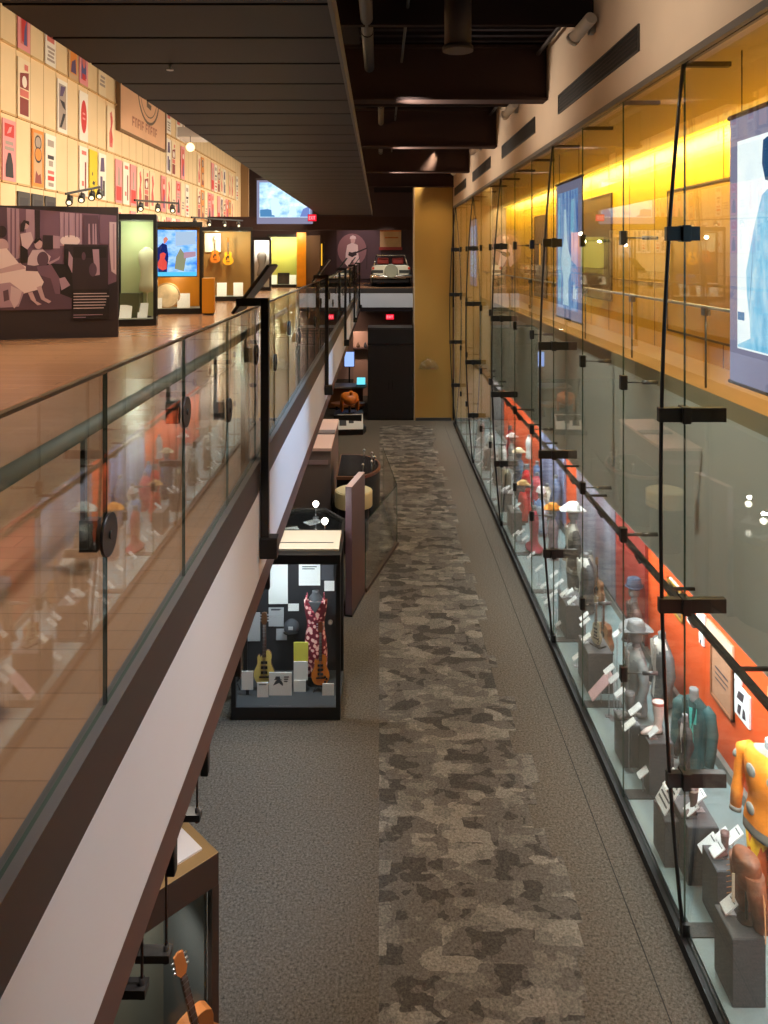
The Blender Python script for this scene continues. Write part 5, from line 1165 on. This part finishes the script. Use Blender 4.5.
gp('red costume against the far orange wall', 510, 432, 3.6, .8, w=.15, col=(190, 50, 50))
gp('charcoal costume far along the showcase beside the ruffled one', 497, 463, 2.9, .6, w=.18, col=(84, 88, 84), trim=(150, 154, 146), pants=(80, 84, 80))
gp('pale green grey costume with white cuffs, far showcase', 491, 450, 3.10, .6, w=.18, col=(150, 160, 152), yoke=(216, 220, 212), pants=(120, 128, 122))
gp('dark costume with silver trim near the far end of the showcase', 487, 462, 2.84, .55, w=.17, col=(70, 72, 72), trim=(190, 194, 190), pants=(70, 72, 72))
gp('cream fringed costume beside the pale blue caped one', 547, 503, 3.62, .6, w=.19, col=(206, 196, 178), yoke=(170, 150, 128), pants=(180, 168, 150))
gp('grey brown costume low behind the black embroidered jacket', 590, 590, 3.52, .6, w=.17, col=(110, 100, 94), trim=(140, 130, 120))
gp('dusty blue costume before the striped panel', 556, 480, 3.66, .6, w=.15, col=(98, 110, 140), pants=(90, 100, 130))
# brown chaps on the nearest pedestal
t = thing('leather_chaps', 'brown leather chaps draped on the nearest dark pedestal', 'chaps', (P1[0] + .06, P1[1] + .17, P1[2]), -80)
lm = mat('chaps_leather', (122, 70, 42), .6, var=.4, scale=14, bump=.6)
MB().loft([(.28, .11, .07), (.36, .14, .085), (.45, .135, .085), (.50, .12, .075), (.515, .06, .04)], 24, wob=.05).build('waist', lm, t)
for s in (-1, 1): MB().tube([(s * .08, 0, .42), (s * .10, .02, .22), (s * .11, .05, .02)], [.095, .085, .07], 16, flat=.75).build('leg', lm, t)
fr = MB()
for s in (-1, 1):
    for q in range(7): fr.bar((s * .18, .01 + .004 * q, .34 - .045 * q), (s * .235, -.01, .29 - .045 * q), .008, .004)
fr.build('fringe', mat('fringe_tan', (176, 120, 70), .7), t); MB().bar((-.02, -.10, .36), (-.02, -.1, .14), .02, .01).build('strap', INKW, t)
m = MB(); m.cyl((0, 0, 0), .07, .012, 18); m.cyl((0, 0, .012), .012, .4, 10); m.build('stand', BLACK, t)
# pink and white boot on its pedestal
def boot(label, loc, rz, h, col, trim):
    t = thing('cowboy_boot', label, 'boot', loc, rz); bm_ = mat('boot_%d_%d_%d' % col, col, .4, var=.1, scale=12); tm = mat('boot_%d_%d_%d' % trim, trim, .4); k = h / .34
    s = MB().loft([(.03, .038, .05, 0, .0), (.07, .036, .045, 0, 0), (.14, .04, .044, 0, .01), (.26, .052, .06, 0, .01), (.34, .056, .066, 0, .01)], 20, M=Matrix.Scale(k, 4)); s.build('shaft', bm_, t)
    MB().tube([Vector(p) * k for p in ((0, .02, .05), (0, -.06, .045), (0, -.13, .035), (0, -.19, .026))], [.044 * k, .042 * k, .034 * k, .012 * k], 14).build('foot', bm_, t)
    MB().box(-.03 * k, .03 * k, -.01 * k, .045 * k, 0, .03 * k).build('heel', BLACK, t); MB().prism([(-.034 * k, -.06 * k), (.034 * k, -.06 * k), (.03 * k, -.15 * k), (0, -.2 * k), (-.03 * k, -.15 * k)], 0, .012 * k, 'z').build('sole', BLACK, t)
    MB().loft([(.315, .0575, .0675, 0, .01), (.345, .059, .069, 0, .01)], 20, M=Matrix.Scale(k, 4), cap=False).build('top_band', tm, t); return t
boot('pink and white cowboy boot on its dark pedestal', (P5[0] + .02, P5[1] + .17, P5[2]), -80, .34, (230, 212, 204), (200, 110, 100))
boot('black boot with white top on the wide dark pedestal', (P3[0] - .03, P3[1] + .16, P3[2]), -70, .24, (90, 70, 66), (220, 214, 206))
boot('grey boot on the dark pedestal before the grey jackets', (P6[0] + .02, P6[1] + .17, P6[2]), -70, .28, (92, 94, 98), (150, 152, 154))
boot('small brown boot on the pedestal behind the leather chaps', (P2[0] + .02, P2[1] + .17, P2[2]), -70, .2, (120, 92, 88), (160, 130, 130))
boot('white boot lying out by the glass near the camera, bottom right', (3.02, 5.35, FZ), -90, .3, (232, 228, 222), (210, 206, 200))
# cream instrument leaning on its pedestal
t = guitar('cream lap guitar standing on the broad dark pedestal', (P7[0] + .02, P7[1] + .22, P7[2] + .02), -60, .62, (214, 206, 180), (150, 140, 110), False)
m = MB(); m.box(-.1, .1, -.06, .06, -.02, 0); m.tube([(0, .05, -.02), (0, .02, .2)], .008, 6); m.build('stand', BLACK, t)
t = guitar('tan guitar standing before the lavender panel', (3.56, 12.45, .2), -70, .7, (186, 132, 92), (140, 96, 64), True); gstand(t, .08)
t = guitar('tan guitar propped upright behind the broad dark pedestal', (3.22, 10.9, .2), -70, .8, (190, 136, 92), (130, 84, 54), True)
gstand(t, .08)
# sign on its pedestal
def card(label, x, y, z, L=.24, w=.16, tilt=42, m_=WHITE, foot=FZ, lines=2, group='white caption cards in the showcase', ink=None):
    """tilted caption card: slopes up away from the glass; x,y,z its middle"""
    t = thing('caption_card', label, 'caption card', (x, y, foot), 0, group)
    M = Matrix.Translation((0, 0, z - foot)) @ Matrix.Rotation(R(-tilt), 4, 'Y')
    c = MB().box(-L / 2, L / 2, -w / 2, w / 2, -.005, .005, 0, M).build('card', m_, t)
    if lines:
        q = MB()
        for i in range(lines):
            u = L * (.28 - .2 * i); vs = [M @ Vector(p) for p in ((u, -w * .36, .0056), (u + L * .06, -w * .36, .0056), (u + L * .06, w * (.36 - .1 * i), .0056), (u, w * (.36 - .1 * i), .0056))]; q.ngon(vs)
        q.build('print', ink or CARDT, c)
    m = MB(); m.box(-.045, .045, -.035, .035, 0, .008); m.tube([(0, 0, .006), (0, 0, z - foot)], .006, 6); m.build('stem', STEEL, t); return t
t = card('large white printed sign on the pedestal against the glass', P4[0] - .0, P4[1] + .16, P4[2] + .17, .34, .24, 60, WHITE, P4[2], 0)
q = MB(); M = Matrix.Translation((0, 0, .17)) @ Matrix.Rotation(R(-60), 4, 'Y')
for u in (-.12, -.07, -.02, .03, .08, .12): q.ngon([M @ Vector(p) for p in ((u, -.10, .0056), (u + .02, -.10, .0056), (u + .02, .10, .0056), (u, .10, .0056))])
q.build('print', CARDT, t)
card('long pink and yellow caption card below the broad pedestal', *at(601, 685, X=2.80), .40, .20, 48, mat('card_pink', (232, 188, 188), .6), lines=0)
t = bpy.context.scene.objects['caption_card.001'] if 'caption_card.001' in bpy.data.objects else None
CARDS = [('near', 'white caption card beside the leather chaps, %s', [(708, 843, 2.92, .30), (733, 836, 3.12, .30), (723, 850, 3.02, .2), (717, 871, 2.9, .2), (729, 936, 2.74, .2), (666, 834, 2.70, .2), (691, 812, 2.86, .22), (699, 796, 2.96, .2)]),
         ('mid', 'white caption card near the grey jackets, %s', [(629, 724, 2.74, .26), (635, 709, 2.84, .26), (645, 733, 2.92, .24), (653, 747, 2.9, .2), (643, 772, 2.78, .22), (669, 783, 2.72, .18), (609, 669, 2.82, .24), (614, 678, 2.86, .24), (620, 692, 2.86, .24), (617, 633, 2.95, .2)]),
         ('mid2', 'white caption card in front of the white hatted figure, %s', [(585, 622, 2.9, .28), (586, 648, 2.74, .24), (577, 656, 2.72, .24), (584, 616, 2.98, .26), (572, 634, 2.84, .26), (569, 606, 2.86, .26), (564, 614, 2.78, .24), (559, 623, 2.72, .24), (559, 583, 2.86, .28), (553, 594, 2.74, .28), (547, 601, 2.70, .2), (554, 574, 2.86, .26), (544, 585, 2.72, .24), (539, 568, 2.74, .26), (531, 555, 2.74, .3)]),
         ('far', 'white caption card along the glass before the red costumes, %s', [(525, 538, 2.78, .24), (521, 532, 2.78, .28), (516, 533, 2.70, .26), (517, 525, 2.82, .28), (513, 520, 2.76, .3), (511, 509, 2.78, .34), (507, 499, 2.84, .26), (504, 500, 2.76, .3)]),
         ('end', 'white caption card in the farthest stretch of the showcase, %s', [(490, 481, 2.74, .3), (488, 466, 2.86, .34), (480, 464, 2.70, .34), (484, 469, 2.76, .3), (479, 453, 2.76, .3), (478, 439, 2.84, .4), (488, 434, 3.1, .34), (511, 491, 2.9, .3)])]
for key, lab, lst in CARDS:
    pts = [(at(px, py, X=X), L) for px, py, X, L in lst]; pts = [(p, L) for p, L in pts]; order = sorted(range(len(pts)), key=lambda i: pts[i][0].y)
    for rank, i in enumerate(order):
        p, L = pts[i]; z = max(p.z, FZ + .06)
        foot = FZ
        for (x, y, zt) in (P1, P2, P3, P4, P5, P6, P7, P8, P9, P10):
            if abs(p.x - x) < .13 and -.02 < p.y - y < .34: foot = zt
        z = max(z, foot + .07)
        card(lab % ('nearest of these' if rank == 0 else ORD[rank] + ' nearest of these'), p.x, p.y, z, min(L, .3) * .62, .095 if key != 'near' else .11, 40, WHITE, foot, 1 if key == 'near' else 0)
# pictures and labels on the coloured back wall
XB = 3.80
def wallpic(name, label, cat, y0, y1, z0, z1, m_, frame=None, marks=None, group=None):
    t = thing(name, label, cat, (XB, (y0 + y1) / 2, z0), 0, group); w = (y1 - y0) / 2; h = z1 - z0
    a = MB().box(-.025, -.002, -w, w, 0, h).build('sheet', m_, t)
    if frame:
        f = MB()
        for q in ((-w, w, 0, .025), (-w, w, h - .025, h), (-w, -w + .025, 0, h), (w - .025, w, 0, h)): f.box(-.04, -.002, *q)
        f.build('frame', frame, t)
    if marks:
        mk = MB()
        for poly in marks: mk.ngon([(-.027, w - u * 2 * w, v * h) for u, v in poly])
        mk.build('print', mat('print_dark', (60, 48, 56), .7), a)
    return t
wallpic('wall_poster', 'white poster with dark printed figures on the orange wall', 'poster', 7.88, 8.2, .94, 1.27, WHITE, None, [[(.15, .55), (.6, .6), (.7, .9), (.3, .85)], [(.2, .1), (.4, .1), (.5, .45), (.25, .4)], [(.55, .1), (.8, .15), (.75, .4), (.6, .45)]])
wallpic('wall_label', 'narrow white label just above the white poster on the orange wall', 'label', 8.06, 8.2, 1.29, 1.46, WHITE)
wallpic('framed_document', 'brown framed document on the orange wall above the teal jacket', 'picture', 8.24, 8.78, .80, 1.40, mat('doc_tan', (176, 128, 98), .6, var=.12, scale=5), mat('doc_frame', (150, 92, 60), .5), [[(.2, .6), (.8, .6), (.8, .64), (.2, .64)], [(.2, .5), (.8, .5), (.8, .53), (.2, .53)], [(.2, .4), (.7, .4), (.7, .43), (.2, .43)]])
wallpic('wall_label', 'white label on the orange wall right of the grey jackets', 'label', 9.36, 9.48, 1.30, 1.58, WHITE); wallpic('wall_label', 'white label with dark tab on the orange wall above the framed document', 'label', 9.0, 9.12, 1.22, 1.40, WHITE, None, [[(.3, .0), (.6, .0), (.6, .3), (.3, .3)]])
wallpic('gilt_frame', 'gilt framed picture high on the orange wall behind the clamp bar', 'picture', 9.6, 10.1, 1.2, 1.58, mat('gilt_pic', (120, 96, 72), .5), mat('gilt', (206, 160, 60), .35, .6))
for i, (a, b, c_, nm) in enumerate(((7.1, 7.5, (236, 196, 160), 'peach'), (8.25, 8.9, (222, 190, 160), 'tan'), (8.95, 9.2, (232, 226, 214), 'white'), (9.3, 9.55, (220, 120, 130), 'pink'), (9.75, 10.05, (232, 226, 214), 'cream white'))):
    wallpic('wall_print', '%s print high on the orange wall behind the black track' % nm, 'print', a, b, 1.36, 1.60, mat('print_' + nm.replace(' ', '_'), c_, .6), None, [[(.2, .3), (.8, .3), (.8, .5), (.2, .5)]] if i % 2 else None)
wallpic('wall_print', 'cream print low at the right edge of the orange wall', 'print', 7.0, 7.3, 1.0, 1.25, mat('print_peach', (236, 196, 160), .6))
def backpanel(label, y0, y1, z0, z1, m_, cat='panel'):
    t = thing('colour_panel', label, cat, (XB - .03, (y0 + y1) / 2, z0)); MB().box(-.02, .028, -(y1 - y0) / 2, (y1 - y0) / 2, 0, z1 - z0).build('board', m_, t, .003); MB().box(-.024, -.02, -(y1 - y0) / 2, (y1 - y0) / 2, 0, .03).build('lower_edge', BLACK, t); return t
def stripes(name, cols, freq):
    m, nt, b, N, L = nodes(name); tc = N('ShaderNodeTexCoord'); mp = N('ShaderNodeMapping'); mp.inputs['Scale'].default_value = (0, freq, .12); L(tc.outputs['Object'], mp.inputs[0])
    n = N('ShaderNodeTexNoise'); n.inputs['Scale'].default_value = 1; n.inputs['Detail'].default_value = 3; L(mp.outputs[0], n.inputs['Vector']); r = N('ShaderNodeValToRGB'); el = r.color_ramp.elements
    while len(el) < len(cols): el.new(.5)
    for i, c in enumerate(cols): el[i].position = .3 + .4 * i / (len(cols) - 1); el[i].color = (*lin(c), 1)
    L(n.outputs['Fac'], r.inputs[0]); L(r.outputs[0], b.inputs['Base Color']); b.inputs['Roughness'].default_value = .4; return m
backpanel('dark brick red panel behind the brown costume', 10.9, 12.25, .26, 2.45, mat('panel_brick', (142, 50, 40), .5, var=.15, scale=3))
backpanel('grey lavender panel behind the white trimmed dark jacket', 12.3, 14.7, .26, 2.45, stripes('panel_lavender', [(104, 102, 106), (136, 132, 142), (112, 104, 114), (136, 96, 102)], 1.6))
backpanel('blue violet striped panel beside the orange strip of wall', 15.7, 18.0, .26, 2.45, stripes('panel_blue_stripe', [(70, 74, 104), (146, 154, 186), (88, 88, 118), (180, 184, 204)], 2.2))
backpanel('grey panel at the far end of the orange wall', 23.6, 26.2, .26, 2.45, mat('panel_far_grey', (130, 120, 116), .6, var=.1, scale=1))
